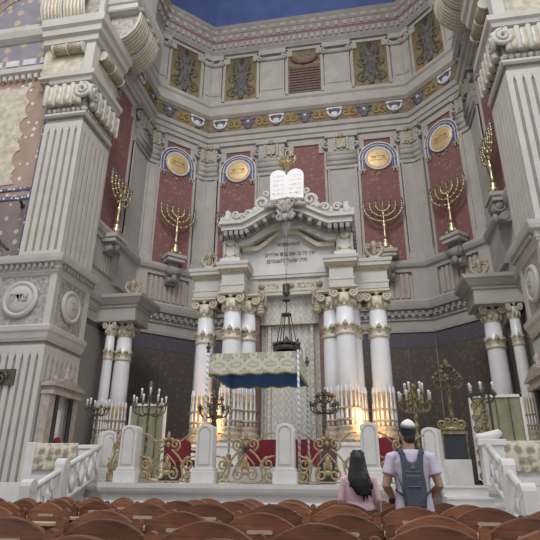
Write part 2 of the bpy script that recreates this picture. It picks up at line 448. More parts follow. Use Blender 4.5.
for i, side in enumerate(SIDES):
    a, rz, L = wall_frame(i)
    w = struct(MB().bx(0, L, 0, .35, 0, 27.7), 'wall_' + side, 'stone', loc=(a.x, a.y, 0), rz=rz)
    # lower cloth-lined zone
    low = 'grey_wall' if side in ('left', 'right') else 'brocade'
    MB().bx(.03, L - .03, -.03, .01, 1.0, 6.75).build('brocade_lining', low, w)
    MB().bx(.03, L - .03, -.04, .01, 6.75, 7.5).build('brocade_border', 'purple', w)
    if side not in ('left', 'right'):
        mb = MB()
        for q in range(1, int(L / 1.15)): mb.bx(q * L / int(L / 1.15) - .02, q * L / int(L / 1.15) + .02, -.05, .01, 1.2, 6.7)
        mb.build('lining_strip', 'ochre_dk', w)
    ps = PANELS[side]; pw = PW if side.startswith('back') else .95
    # reeded band under the ledge
    edges = [0] + sum([[p - pw, p + pw] for p in ps], []) + [L]
    for p in ps:
        MB().bx(p - pw, p + pw, -.03, .01, 9.05, 10.35).build('reeded_band', 'pink_strip', w)
        mb = MB()
        for q in range(8):
            x = p - pw + .12 + q * (2 * pw - .24) / 7
            mb.bx(x - .06, x + .06, -.09, -.02, 9.1, 10.3)
        mb.build('reed', 'stone', w)
        # red damask panel with shouldered frame
        MB().quad((p - pw, -.035, 10.95), (p + pw, -.035, 10.95), (p + pw, -.035, 18.1), (p - pw, -.035, 18.1)).build('red_panel', 'red_panel', w, recalc=False)
        fr = MB()
        for x0, x1 in ((p - pw - .09, p - pw + .03), (p + pw - .03, p + pw + .09)): fr.bx(x0, x1, -.12, .01, 10.9, 18.1)
        fr.bx(p - pw - .09, p + pw + .09, -.12, .01, 18.02, 18.42)
        for sx in (-1, 1): fr.bx(p + sx * (pw + .05), p + sx * (pw - .3), -.11, .01, 17.45, 18.1)
        fr.build('panel_frame', 'stone', w)
        # attic panel
        if side == 'back' and abs(p - 5.6) < .1:
            ap = MB(); ap.quad((p - pw, -.06, 21.5), (p + pw, -.06, 21.5), (p + pw, -.06, 24.75), (p - pw, -.06, 24.75)).build('attic_shutter', 'ochre_dk', w, recalc=False)
            mb = MB()
            for q in range(10): mb.bx(p - pw + .12, p + pw - .12, -.12, -.05, 21.62 + q * .19, 21.74 + q * .19)
            mb.tube(arc(p, 24.2, .72, PI, 2 * PI, 12, -.12, .45), .1, 6)
            mb.build('shutter_slat', 'brown_jamb', w)
        else:
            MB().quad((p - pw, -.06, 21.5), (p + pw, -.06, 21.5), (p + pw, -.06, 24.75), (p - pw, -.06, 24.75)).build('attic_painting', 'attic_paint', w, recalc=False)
            mb = MB()                                # raised gilt scrolls of the painting
            for sx in (-1, 1):
                mb.tube(spiral(p + sx * .42, 23.3, .36, .06, -PI / 2, sx * 1.4, 20, -.09), [.075] * 15 + [.05] * 6, 6, .4)
                mb.tube(spiral(p + sx * .5, 22.2, .34, .05, PI / 2, -sx * 1.4, 20, -.09), [.075] * 15 + [.05] * 6, 6, .4)
                mb.tube(bez((p, -.09, 21.7), (p + sx * .3, -.09, 22.3), (p + sx * .1, -.09, 23.4), (p + sx * .5, -.09, 24.3)), .06, 6, .4)
            mb.build('painted_scroll', 'painted_olive', w)
            mb = MB()
            mb.sph((p, -.07, 22.9), (.2, .05, .5)); mb.sph((p, -.07, 23.9), (.28, .05, .25)); mb.sph((p, -.07, 22.1), (.26, .05, .28))
            mb.build('painted_vase', 'slate', w)
        fr = MB()
        for x0, x1 in ((p - pw - .12, p - pw + .04), (p + pw - .04, p + pw + .12)): fr.bx(x0, x1, -.16, .01, 21.4, 24.8)
        fr.bx(p - pw - .12, p + pw + .12, -.16, .01, 24.7, 24.95); fr.bx(p - pw - .12, p + pw + .12, -.16, .01, 21.36, 21.55)
        for sx in (-1, 1): fr.bx(p + sx * (pw + .05), p + sx * (pw - .28), -.15, .01, 24.3, 24.8)
        fr.build('attic_frame', 'stone', w)
    # pilasters between the panels
    for x0, x1 in zip(edges[::2], edges[1::2]):
        x0, x1 = x0 + (.14 if x0 > 0 else .0), x1 - (.14 if x1 < L else .0)
        if x1 - x0 < .25: continue
        pl = MB().bx(x0, x1, -.16, .01, 10.9, 16.4).bx(x0 - .04, x1 + .04, -.2, .01, 10.9, 11.35)
        for e0, e1 in ((x0, x0 + .1), (x1 - .1, x1)): pl.bx(e0, e1, -.22, .01, 11.35, 16.3)
        pl = pl.build('pilaster', 'stone', w)
        cx = (x0 + x1) / 2; hw = (x1 - x0) / 2
        cp = MB(); cp.bx(x0 - .05, x1 + .05, -.24, .01, 16.3, 16.5)
        for zz, rr in ((16.62, .15), (16.92, .2), (17.22, .16)):
            cp.tube([(x0 - .02, -.2, zz), (x1 + .02, -.2, zz)], rr, 8)
        cp.bx(x0 + .05, x1 - .05, -.34, .01, 17.3, 18.2).bx(x0 - .1, x1 + .1, -.44, .01, 18.15, 18.42)
        for e in (cx - hw * .45, cx, cx + hw * .45): cp.bx(e - .06, e + .06, -.42, -.3, 17.35, 18.1)
        for e in (x0, x1): cp.tube(spiral(e, 17.75, .24, .04, PI / 2, 1.2, 14, -.3), .07, 6)
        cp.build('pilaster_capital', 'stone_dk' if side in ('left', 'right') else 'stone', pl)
        ml = MB()
        ml.sph((cx, -.45, 18.2), (.13, .1, .16)); ml.bx(cx - hw * .3, cx + hw * .3, -.46, -.4, 17.45, 18.0)
        ml.build('gilt_boss', 'gold_old', pl)
        # attic pilaster
        at = MB().bx(x0 + .04, x1 - .04, -.2, .01, 21.4, 24.1).bx(x0 - .02, x1 + .02, -.26, .01, 21.36, 21.75)
        at.bx(x0 + .14, x1 - .14, -.24, .01, 21.95, 23.8)
        at = at.build('attic_pilaster', 'stone', w)
        ac = MB().bx(x0 - .05, x1 + .05, -.3, .01, 24.55, 24.95)
        for e in (x0 + .02, x1 - .02): ac.tube(spiral(e, 24.3, .2, .03, PI / 2, 1.2, 14, -.26), .07, 6)
        ac.tube([(x0, -.24, 24.2), (x1, -.24, 24.2)], .14, 8)
        ac.build('attic_capital', 'stone', at)
        # plinth below, on the reeded zone
        MB().bx(x0 - .02, x1 + .02, -.16, .01, 8.9, 10.5).build('plinth', 'stone', w)

# continuous mouldings
BLK = [(-8, 17.0), (-8, 18.35), (-6.15, 18.35), (-6.15, 19.95), (-7.97, 19.95), (-8, 21.4), (-5.6, 23.86), (5.6, 23.86), (8, 21.4), (7.97, 19.95), (6.15, 19.95), (6.15, 18.35), (8, 18.35), (8, 17.0)]
LOWP = [(.10, 7.45), (.12, 7.6), (.08, 7.62), (.08, 7.95), (.16, 8.0), (.16, 8.12), (.22, 8.14), (.22, 8.42), (.40, 8.46), (.46, 8.62), (.50, 8.8), (.30, 8.95)]
def lower_prof(): return LOWP
mb = MB(); mb.sweep(PLAN[1:5], LOWP)
for pp in (PLAN[:2], PLAN[4:]): mb.sweep(pp, [(d * .7, 6.95 + (z - 7.45) * .74) for d, z in LOWP])
t1 = struct(mb, 'trim_1', 'stone')
mb = MB(); mb.dentils(PLAN[1:5], .28, 8.29, (.15, .14, .2), .3); mb.build('dentil', 'stone_dk', t1)
for s in (-1, 1):       # entablature blocks over the side columns
    x0, x1 = s * 6.35, s * 7.97
    mb = MB().bx(x0, x1, 18.5, 19.75, 6.98, 7.6)
    pth = [(x1, 18.5), (x0, 18.5), (x0, 19.75), (x1, 19.75)]
    if s < 0: pth = [(x1, 18.5), (x0, 18.5), (x0, 19.75), (x1, 19.75)]
    else: pth = pth[::-1]
    mb.sweep(pth, [(.04, 6.98), (.05, 7.06), (.02, 7.08), (.02, 7.5), (.08, 7.53), (.08, 7.62), (.16, 7.65), (.32, 7.84), (.36, 7.87), (.38, 8.0), (.15, 8.08)])
    mb.bx(x0 - s * .0, x1, 18.5, 19.75, 7.6, 8.09)
    o = struct(mb, 'trim_2', 'stone')
    MB().sweep(pth, [(.1, 7.63), (.17, 7.68), (.1, 7.7)]).build('gilt_bead', 'gold_old', o)
t3 = struct(MB().sweep(PLAN, [(.16, 10.35), (.18, 10.5), (.30, 10.58), (.36, 10.72), (.36, 10.86), (.20, 10.95)]), 'trim_3', 'stone')
t4 = struct(MB().sweep(PLAN, [(.24, 18.4), (.26, 18.6), (.34, 18.64), (.36, 18.9), (.46, 18.95), (.52, 19.15), (.3, 19.25)]), 'trim_4', 'stone')
t5 = struct(MB().sweep(PLAN, [(.34, 20.2), (.5, 20.34), (.5, 20.5), (.34, 20.6), (.34, 21.0), (.44, 21.1), (.44, 21.25), (.2, 21.4)]), 'trim_5', 'stone')
# painted frieze: one mesh per wall, gold scrolls, shells and slate vases on a brown ground
for i, side in enumerate(SIDES):
    a, rz, L = wall_frame(i)
    o = MB(); o.bx(.1, L - .1, -.30, .01, 19.2, 20.25)
    fz = struct(o, 'trim_6', 'ochre_dk', loc=(a.x, a.y, 0), rz=rz)
    k = max(2, round(L / 1.75)); k += (k % 2 == 0 and side == 'back')
    sc, sh, va = MB(), MB(), MB()
    for q in range(k * 2 - 1):
        x = (q + 1) * L / (k * 2)
        if q % 2 == 0:
            va.sph((x, -.31, 19.78), (.36, .06, .24)); va.sph((x, -.33, 19.5), (.2, .06, .16)); va.sph((x, -.33, 20.0), (.46, .05, .1))
            if (q // 2) % 2 == (0 if side == 'back' else 1):
                sh.tube(arc(x, 19.9, .36, PI, 2 * PI, 12, -.34, .36), .07, 6); sh.bx(x - .42, x + .42, -.36, -.31, 19.98, 20.14)
                sh.sph((x, -.34, 19.74), (.2, .05, .13))
            else: sh.sph((x, -.36, 19.84), (.09, .04, .08))
        for sx in (-1, 1):
            if q % 2: sc.tube(spiral(x + sx * .2, 19.72, .26, .05, PI / 2, sx * 1.2, 16, -.32), .07, 6, .5)
    sc.build('gilt_scroll', 'ochre', fz); va.build('painted_vase', 'slate', fz); sh.build('white_shell', 'white_tile', fz)
# attic cornice with patterned bands
t7 = struct(MB().sweep(PLAN, [(.3, 24.9), (.34, 25.06), (.36, 25.08), (.36, 25.25), (.46, 25.64), (.50, 25.67), (.50, 25.8), (.56, 26.18), (.62, 26.22), (.62, 26.55), (.66, 26.6), (.66, 26.86)]), 'trim_7', 'stone_dk')
mb = MB(); mb.dentils(PLAN, .42, 25.45, (.15, .08, .3), .34); mb.dentils(PLAN, .54, 26.0, (.2, .06, .3), .48); mb.dentils(PLAN, .63, 26.4, (.34, .04, .2), .56)
mb.build('cornice_ornament', 'stone', t7)
MB().sweep(PLAN, [(.51, 25.68), (.54, 25.73), (.51, 25.78)]).build('red_fillet', 'red_panel', t7)

# ceiling: blue half dome over the apse, stone soffit in front
mb = MB(); mb.smooth = True; rings = []
for j in range(9):
    th = j / 8 * PI / 2 * .96; k = math.cos(th)
    rings.append([mb.v((x * k * .99, 17 + (y - 17) * k, 26.87 + 7 * math.sin(th))) for x, y in PLAN])
for r0, r1 in zip(rings, rings[1:]):
    for q in range(5): mb.f([r0[q], r1[q], r1[q + 1], r0[q + 1]], False)
struct(mb, 'ceiling', 'vault', recalc=False)

# unseen great arch springing from the piers, added to shade dome and attic
mb = MB(); n = 24
ia = [(7.0 * math.cos(PI * k / n), 25.4 + 5.2 * math.sin(PI * k / n)) for k in range(n + 1)]
for k in range(n):
    (xa, za), (xb, zb) = ia[k], ia[k + 1]
    mb.prism([(xa, za), (xb, zb), (xb, 33), (xa, 33)], 15.2, 17.1)
mb.bx(7, 17, 15.2, 17.1, 25.4, 33).bx(-17, -7, 15.2, 17.1, 25.4, 33)
struct(mb, 'wall_shading_arch', 'stone_lt')

# floor of the nave and the apse behind the platform
struct(MB().bx(-17, 17, -4, 24.4, -.1, 0.), 'floor', 'floor')

# nave walls beside the piers, painted
for s, nm in ((-1, 'nave_left'), (1, 'nave_right')):
    X0, X1 = s * 9.0, s * 16.5
    T = Matrix.Translation((0, 15.35, 0))
    w = struct(MB(T=T).bx(X0, X1, 0, .4, 0, 27), 'wall_' + nm, 'stone_lt')
    MB(T=T).quad((min(X0, X1), -.02, 8.3), (max(X0, X1), -.02, 8.3), (max(X0, X1), -.02, 16.9), (min(X0, X1), -.02, 16.9)).build('terracotta_painting', 'nave_terra', w, recalc=False)
    MB(T=T).quad((min(X0, X1), -.03, 8.3), (max(X0, X1), -.03, 8.3), (max(X0, X1), -.03, 11.0), (min(X0, X1), -.03, 11.0)).build('brown_painting', 'nave_brown', w, recalc=False)
    MB(T=T).bx(s * 9.4, s * 9.56, -.06, 0, 8.3, 16.9).build('mosaic_border', 'mosaic', w)
    mb = MB(T=T); mb.bx(s * 9.2, s * 14, -.07, 0, 10.9, 11.05).bx(s * 9.2, s * 14, -.07, 0, 11.3, 11.4); mb.build('mosaic_band', 'mosaic', w)
    pts = []                                          # scalloped cream field
    for q in range(0, 61):
        z = 11.6 + q * (16.3 - 11.6) / 60
        pts.append((s * (10.45 + .2 * abs(math.sin(q * PI / 10)) - .10 * (q % 20 < 10)), z))
    pts += [(s * 16.0, 16.3), (s * 16.0, 11.6)]
    MB(T=T).prism(pts, -.05, -.03).build('cream_field', 'nave_cream', w)
    MB(T=T).bx(X0, X1, -.06, 0, 17.35, 18.75).build('painted_frieze', 'nave_blue', w)
    mb = MB(T=T)
    for q in range(8): mb.bx(s * (9.7 + q * .8), s * (10.3 + q * .8), -.1, -.05, 17.45, 17.75)
    mb.build('white_block', 'white_tile', w)
    mb = MB(T=T); pth = [(s * 9.0, 0), (s * 16.5, 0)][::1 if s > 0 else -1]
    mb.sweep(pth, [(.1, 16.85), (.25, 16.95), (.25, 17.2), (.1, 17.35)]).sweep(pth, [(.1, 18.7), (.3, 18.85), (.4, 19.1), (.4, 19.35), (.1, 19.45)])
    mb.dentils(pth, .14, 16.72, (.14, .12, .2), .28)
    mb.build('wall_cornice', 'stone_lt', w)
    MB(T=T).bx(X0, X1, -.04, 0, 19.45, 26.5).build('upper_painting', 'nave_blue', w)
    mb = MB(T=T)
    for q in range(4): mb.tube(arc(s * 11.6, 20.0, 1.6 + q * .42, 0, PI, 20, -.06), .11, 6, .4)
    mb.build('painted_arch', 'nave_terra', w)

# ------------------------------------------------------------------ piers
def flutes(mb_base, T, x0, x1, z0, z1, n, y=0., dep=.06):
    """raised fillets on a face in local x,z facing -y; returns nothing, adds to builder"""
    w = (x1 - x0); g = w / (n * 2.6 + 1.6) ; st = 1.6 * g
    mb = mb_base; old = mb.T; mb.T = T
    for i in range(n + 1):
        a = x0 + i * (st + g); mb.bx(a, a + st, y - dep, y + .01, z0, z1)
    for i in range(n):
        a = x0 + st + i * (st + g)
        mb.prism([(a, z1 + .01), (a, z1 - .22), (a + g / 2, z1 - .02)], y - dep, y + .005)
        mb.prism([(a + g, z1 + .01), (a + g / 2, z1 - .02), (a + g, z1 - .22)], y - dep, y + .005)
    mb.bx(x0, x1, y - dep, y + .01, z1, z1 + .22); mb.bx(x0, x1, y - dep, y + .01, z0 - .22, z0)
    mb.T = old
def pier(s, label):
    # local: a = distance outward from the inner corner, b = depth; mirrored for the left pier
    W = Matrix.Scale(-1, 4, (1, 0, 0)) if s < 0 else Matrix.Identity(4)
    side = W @ Matrix.Rotation(-PI / 2, 4, 'Z')        # local x -> -depth ... face looking inward
    def S(a0, b0, rot):                                # frame whose -y points out of the chosen face
        if rot == 'front': return W @ Matrix.Translation((a0, b0, 0))
        return W @ Matrix.Translation((a0, b0, 0)) @ Matrix(((0, 1, 0, 0), (1, 0, 0, 0), (0, 0, 1, 0), (0, 0, 0, 1)))
    p = thing('fluted_pier', label, 'pier', (s * 7.53, 14.8, 0), 0)
    A, B = 2.75, 2.2
    mb = MB(T=W).bx(.06, A, .06, B, 0, 5.75)
    ped = mb.build('pedestal', 'groove', p)
    mb = MB(); flutes(mb, S(0, .06, 'front'), 0, A, .6, 4.95, 10); flutes(mb, S(.06, .062, 'side'), 0, B - .06, .6, 4.95, 7)
    mb.build('pedestal_fillet', 'stone_lt', ped)
    pth = [(A, 0), (0, 0), (0, B)]
    def sw(mb, pr, path=pth):
        mb.T = W; mb.sweep(path[::-1], [(d, z) for d, z in pr]); return mb
    # outward is on the right when walking from the far end of the side to the corner, then along the front
    pth2 = [(0, B), (0, 0), (A, 0)]
    def swp(prof, path=pth2, mb=None):
        mb = mb or MB(T=W); mb.T = W
        return mb.sweep(path, prof)
    swp([(.0, 5.3), (.06, 5.4), (.1, 5.55), (.16, 5.62), (.18, 5.76), (.02, 5.85)]).build('pedestal_cap', 'stone_lt', p)
    blk = MB(T=W).bx(.02, A, .02, B, 5.8, 7.65).build('medallion_block', 'relief', p)
    MB(T=W).bx(-.02, .22, -.02, .1, 5.85, 7.6).bx(-.02, .1, .08, .22, 5.85, 7.6).build('corner_stile', 'stone_lt', blk)
    MB(T=W).bx(2.05, 2.35, -.02, .1, 5.85, 7.6).build('corner_stile', 'stone_lt', blk)
    MB(T=W).bx(-.02, .1, 1.95, B, 5.85, 7.6).build('corner_stile', 'stone_lt', blk)
    for fr, c, rr in (('front', 1.17, .64), ('side', 1.06, .58)):
        T = S(0, 0, fr)
        mb = MB(T=T); mb.lathe([(rr, 0), (rr, .06), (rr - .05, .12), (rr - .12, .12), (rr - .16, .06)], (c, 0.0, 6.72), 28, RX, 1)
        md = mb.build('medallion', 'stone_lt', blk)
        MB(T=T).lathe([(rr - .14, .02), (rr - .16, .08), (rr - .3, .12), (.02, .14)], (c, 0, 6.72), 28, RX).build('medallion_disc', 'stone_lt', md)
        word = 'צדק' if fr == 'front' else 'צ'
        mb = MB(); TT = T
        if (fr == 'front' and s < 0) or (fr == 'side' and s > 0): TT = T @ Matrix.Translation((c, 0, 0)) @ Matrix.Scale(-1, 4, (1, 0, 0)) @ Matrix.Translation((-c, 0, 0))
        mb.text(word[::-1], (c, -.15, 6.76), .42, .03, T=TT)
        mb.build('medallion_lettering', 'text_gr', md)
    swp([(.0, 7.55), (.04, 7.62), (.08, 7.66), (.08, 7.72), (.12, 7.74), (.12, 7.92), (.26, 7.96), (.3, 8.08), (.32, 8.2), (.1, 8.3)]).build('ledge', 'stone_lt', p)
    mb = MB(T=W); mb.dentils(pth2, .17, 7.83, (.11, .1, .15), .2); mb.build('dentil', 'stone_dk', p)
    MB(T=W).bx(.1, 2.75, .1, B, 8.15, 8.32).build('ledge_top', 'stone_lt', p)
    # tall fluted shaft
    FA = 1.62
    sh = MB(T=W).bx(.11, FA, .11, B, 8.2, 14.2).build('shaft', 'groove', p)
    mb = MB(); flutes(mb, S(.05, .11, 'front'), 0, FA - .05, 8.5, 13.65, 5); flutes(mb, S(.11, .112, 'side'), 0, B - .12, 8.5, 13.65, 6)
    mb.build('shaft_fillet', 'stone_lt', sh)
    # capital: scalloped row, row of bolsters, corner volute, abacus
    cp = [(0.03, B), (0.03, .03), (FA, .03)]
    cap = swp([(.02, 14.1), (.08, 14.16), (.08, 14.24), (.02, 14.3)], cp); cap.bx(.08, FA, .08, B, 14.1, 16.0); cap = cap.build('capital', 'stone_lt', p)
    mb = MB(T=W)
    for q in range(8): mb.sph((.12 + q * .2, .05, 14.42), (.1, .08, .12), 8)
    for q in range(11): mb.sph((.05, .12 + q * .2, 14.42), (.08, .1, .12), 8)
    mb.build('scallop', 'relief', cap)
    bol = [(.10, -.5), (.17, -.42), (.2, -.2), (.15, 0), (.2, .2), (.17, .42), (.10, .5)]
    for c in [(.42 + q * .36, -.02, 15.05) for q in range(4)] + [(-.04, .42 + q * .4, 15.05) for q in range(5)]:
        MB(T=W).lathe([(r * 1.02, z * .9) for r, z in bol], c, 12).build('bolster', 'gold_pale', cap)
    for c in [(.24 + q * .36, -.12, 15.05) for q in range(5)] + [(-.14, .22 + q * .4, 15.05) for q in range(6)]:
        MB(T=W).lathe([(.07, -.5), (.1, -.46), (.1, .46), (.07, .5)], c, 8).build('bolster_band', 'stone_lt', cap)
    mb = MB(); mb.T = S(.0, -.05, 'front'); mb.tube(spiral(.12, 15.1, .34, .03, PI / 2, 2, 30, -.12, -.22), [.085] * 20 + [.06] * 11, 8)
    mb.T = S(-.05, .0, 'side'); mb.tube(spiral(.12, 15.1, .34, .03, PI / 2, 2, 30, -.12, -.22), [.085] * 20 + [.06] * 11, 8)
    mb.build('volute', 'stone_lt', cap)
    swp([(.02, 15.55), (.2, 15.6), (.24, 15.74), (.34, 15.8), (.36, 16.0), (.1, 16.1)], cp).build('abacus', 'stone_lt', cap)
    # entablature: plain frieze, rolled consoles, cornice
    EA = 2.3; ep = [(.12, B + .05), (.12, .12), (EA, .12)]
    fz = MB(T=W).bx(.12, EA, .12, B + .05, 16.0, 19.2).build('frieze', 'nave_cream', p)
    mb = MB(T=W).bx(.02, .42, .0, .42, 16.05, 17.85)
    mb.build('frieze_corner', 'stone_lt', fz)
    swp([(.02, 16.05), (.12, 16.1), (.12, 16.22), (.02, 16.3)], ep).build('frieze_moulding', 'stone_lt', fz)
    for seg in ((.55, 1.15), (1.2, 1.75)): MB(T=W).tube([(seg[0], -.02, 17.45), (seg[0] + .08, -.04, 17.45), (seg[1] - .08, -.04, 17.45), (seg[1], -.02, 17.45)], [.16, .22, .22, .16], 12).build('rolled_console', 'gold_old', fz)
    for seg in ((.6, 1.3), (1.35, 2.1)): MB(T=W).tube([(-.02, seg[0], 17.45), (-.04, seg[0] + .08, 17.45), (-.04, seg[1] - .08, 17.45), (-.02, seg[1], 17.45)], [.16, .22, .22, .16], 12).build('rolled_console', 'gold_old', fz)
    for a0 in (.5, 1.17, 1.78): MB(T=W).tube([(a0 - .04, -.03, 17.45), (a0 + .04, -.03, 17.45)], .24, 12).build('console_band', 'stone_lt', fz)
    for b0 in (.55, 1.33, 2.14): MB(T=W).tube([(-.03, b0 - .04, 17.45), (-.03, b0 + .04, 17.45)], .24, 12).build('console_band', 'stone_lt', fz)
    swp([(.0, 17.7), (.22, 17.76), (.26, 18.0), (.4, 18.06), (.44, 18.3), (.56, 18.4), (.6, 18.75), (.3, 18.9)], ep).build('cornice', 'stone_lt', p)
    MB(T=W).bx(.14, EA, .14, B + .05, 18.7, 18.92).build('cornice_top', 'stone_lt', p)
    # attic of the pier: relief block, big fluted scrolls, oversailing slab
    rel = MB(T=W).bx(.15, 2.3, .3, 3.4, 18.9, 20.9).build('relief_block', 'relief', p)
    MB(T=W).bx(.08, .3, .24, .4, 18.9, 20.9).build('relief_stile', 'stone_lt', rel)
    for q, (ax, c) in enumerate((('f', 1.25), ('f', 2.3))):
        fl = MB(T=W)
        for k in range(5):
            o = (k - 2) * .165
            path = [(0, .0, 21.0), (0, -.28, 20.75), (0, -.42, 20.3), (0, -.40, 19.8), (0, -.25, 19.4), (0, .0, 19.25)]
            if ax == 'f': fl.tube([(c + o, .3 + y, z) for _, y, z in path], .1, 6)
            else: fl.tube([(.12 + y, c + o, z) for _, y, z in path], .085, 6)
        fl = fl.build('fluted_scroll', 'gold_pale', rel)
        for o in (-.45, .45):
            path = [(0, .0, 21.05), (0, -.34, 20.78), (0, -.48, 20.3), (0, -.46, 19.8), (0, -.3, 19.35), (0, .0, 19.15)]
            MB(T=W).tube([(c + o, .3 + y, z) for _, y, z in path], .06, 6).build('scroll_edge', 'stone_lt', fl)
    # brackets on the inner side: curved underside with flutes, relief on the cheek
    prof = [(0, 18.7), (.45, 18.74), (.85, 18.95), (1.15, 19.3), (1.3, 19.7), (1.34, 20.12)]
    for b0 in (1.0, 2.08):
        T = W @ Matrix.Translation((.12, 0, 0)) @ Matrix.Scale(-1, 4, (1, 0, 0))
        br = MB(T=T).prism([(0, 20.12)] + prof, b0 + .04, b0 + .92).build('scroll_bracket', 'relief', p)
        mb = MB(T=T)
        for k in range(5): mb.tube([(q, b0 + .16 + k * .16, z) for q, z in prof], .085, 6)
        mb.build('bracket_flutes', 'gold_pale', br)
        for bb in (b0 + .03, b0 + .93): MB(T=T).tube([(q, bb, z) for q, z in prof], .065, 6).build('bracket_edge', 'stone_lt', br)
    ap = [(-1.15, 3.3), (-1.15, .75), (.2, .75)]
    mb = swp([(.0, 20.1), (.06, 20.16), (.06, 20.4), (.14, 20.45), (.22, 20.7), (.22, 20.95), (.1, 21.05)], ap, MB(T=W).bx(-1.15, .3, .75, 3.3, 20.1, 21.05))
    mb.build('slab', 'stone_lt', p)
    mb = MB(T=W)
    for k in range(4): mb.sph((-1.26, 1.1 + k * .6, 20.3), (.1, .2, .14), 8)
    mb.build('slab_ornament', 'relief', p)
    MB(T=W).bx(.1, 2.3, .3, 3.4, 20.9, 21.4).build('relief_cap', 'stone_lt', p)
    MB(T=W).bx(-.75, 2.3, .9, 3.4, 21.0, 25.5).build('arch_springer', 'stone_lt', p)
    return p
pier(-1, 'pale fluted stone pier left of the ark, its lower medallion block fully in view')
pier(1, 'pale fluted stone pier right of the ark, cut off by the right picture edge')

# ------------------------------------------------------------------ raised platform
DK = 1.14
front = [(-3.45, 11.55), (-2.75, 10.3), (2.75, 10.3), (3.6, 11.55)]
DECK = [(-7.4, 20.7), (-7.4, 12.9), (-4.9, 12.9), (-4.9, 11.55), (-3.45, 11.55), (-2.75, 10.3), (2.75, 10.3), (3.6, 11.55), (4.9, 11.55), (4.9, 12.9), (7.4, 12.9), (7.4, 20.7)]
pl = thing('platform', 'broad white marble platform with moulded front below the ark', 'platform', (0, 10.3, 0))
T = Matrix.Translation((0, -10.3, 0))
MB(T=T).slab(DECK, 0, DK - .02).build('deck', 'marble', pl)
pth = [(-4.9, 11.55), (-3.45, 11.55), (-2.75, 10.3), (2.75, 10.3), (3.6, 11.55), (4.9, 11.55)]
MB(T=T).sweep(pth, [(.02, .95), (.1, 1.0), (.12, 1.06), (.12, DK)]).build('coping', 'marble', pl)
MB(T=T).sweep(pth, [(.1, 0), (.1, .18), (.03, .24), (.03, .72), (.06, .76), (.06, .8), (.01, .84)]).build('plinth_moulding', 'marble', pl)

# upper stage with red-carpeted steps in the middle
st = thing('ark_stage', 'low stepped stage with dark red carpet in front of the ark', 'stage', (0, 13, DK))
T = Matrix.Translation((0, -13, -DK))
MB(T=T).bx(-1.14, 1.14, 12.7, 15.9, DK, 1.5).build('stage_base', 'marble', st)
mb = MB(T=T)
for q in range(5): mb.bx(-.98, .98, 14.6 + q * .25, 15.95, 1.5 + q * .16, 1.66 + q * .16)
mb.bx(-.9, .9, 12.9, 14.7, 1.5, 1.515)
mb.build('carpeted_step', 'red_cloth', st)

# ------------------------------------------------------------------ columns: base, gilded sleeve, shaft, crowned band, volute capital
def make_column(name, label, loc, group):
    c = thing(name, label, 'column', loc, 0, group)
    R = .315
    z0 = 2.25
    MB().box((0, 0, 1.68), (.82, .82, 1.14)).box((0, 0, 2.2), (.9, .9, .1)).box((0, 0, 1.18), (.9, .9, .12)).build('pedestal', 'marble', c)
    MB().lathe([(.46, 2.25), (.46, 2.36), (.43, 2.4), (.46, 2.46), (.4, 2.55), (.38, 2.62), (.41, 2.68), (.36, 2.74)], n=20).build('base', 'gold_old', c)
    sh = MB().lathe([(R, 2.7), (R, 4.5), (R * .97, 5.5), (R * .9, 6.45)], n=24).build('shaft', 'column', c)
    sl = MB().lathe([(R + .015, 2.74), (R + .02, 3.7), (R + .005, 3.75)], n=24).build('gilded_sleeve', 'amber', c)
    mb = MB()
    for k in range(14):
        a = 2 * PI * k / 14
        mb.lathe([(.04, 2.74), (.05, 2.9), (.045, 3.2), (.03, 3.55), (.024, 3.7), (.036, 3.76), (.028, 3.84), (.004, 3.96)], (R * math.cos(a) * 1.05, R * math.sin(a) * 1.05, 0), 6)
    mb.build('sleeve_bottle', 'column', sl)
    mb = MB(); mb.lathe([(R + .07, 3.2), (R + .1, 3.23), (R + .07, 3.26)], n=20); mb.lathe([(R + .06, 2.86), (R + .09, 2.9), (R + .06, 2.94)], n=20)
    for k in range(14):
        a = 2 * PI * (k + .5) / 14
        mb.sph((R * 1.06 * math.cos(a), R * 1.06 * math.sin(a), 3.5), (.03, .03, .1), 6)
    mb.build('sleeve_ring', 'gold_old', sl)
    bd = MB().lathe([(R + .0, 5.48), (R + .035, 5.5), (R + .035, 5.56), (R + .015, 5.58), (R + .015, 5.72), (R + .035, 5.74), (R + .03, 5.8), (R - .01, 5.82)], n=24).build('crowned_band', 'gold_pale', c)
    mb = MB()
    for k in range(8):
        a = 2 * PI * k / 8; p = (R * .99 * math.cos(a), R * .99 * math.sin(a))
        hgt = .14 if k % 2 == 0 else .08
        mb.lathe([(.11, 5.78), (.08, 5.84), (.05, 5.8 + hgt * .7), (.004, 5.82 + hgt)], (p[0], p[1], 0), 6)
        mb.sph((p[0] * 1.06, p[1] * 1.06, 5.65), (.035, .035, .04), 6)
    mb.build('crown_point', 'gold_old', bd)
    cp = MB(); cp.lathe([(R * .9, 6.42), (R * 1.02, 6.46), (R * .9, 6.5), (R * .95, 6.62), (R * 1.25, 6.85)], n=20)
    for k in range(10):
        a = 2 * PI * k / 10; cp.sph((R * 1.03 * math.cos(a), R * 1.03 * math.sin(a), 6.6), (.08, .08, .13), 6)
    for sy in (-1, 1):
        for sx in (-1, 1): cp.tube(spiral(sx * .3, 6.84, .16, .02, PI / 2, -sx * 1.6, 22, sy * .34), .045, 6)
        cp.tube([(-.32, sy * .34, 7.0), (.32, sy * .34, 7.0)], .05, 6)
        cp.sph((0, sy * .36, 6.95), (.08, .05, .1), 6)
    for sx in (-1, 1):
        cp.tube([(sx * .32, -.34, 6.84), (sx * .28, 0, 6.84), (sx * .32, .34, 6.84)], [.15, .1, .15], 10)
    cp.box((0, 0, 7.04), (.86, .86, .07))
    cp.build('volute_capital', 'gold_pale', c)
    return c
CG = 'white marble columns of the ark'
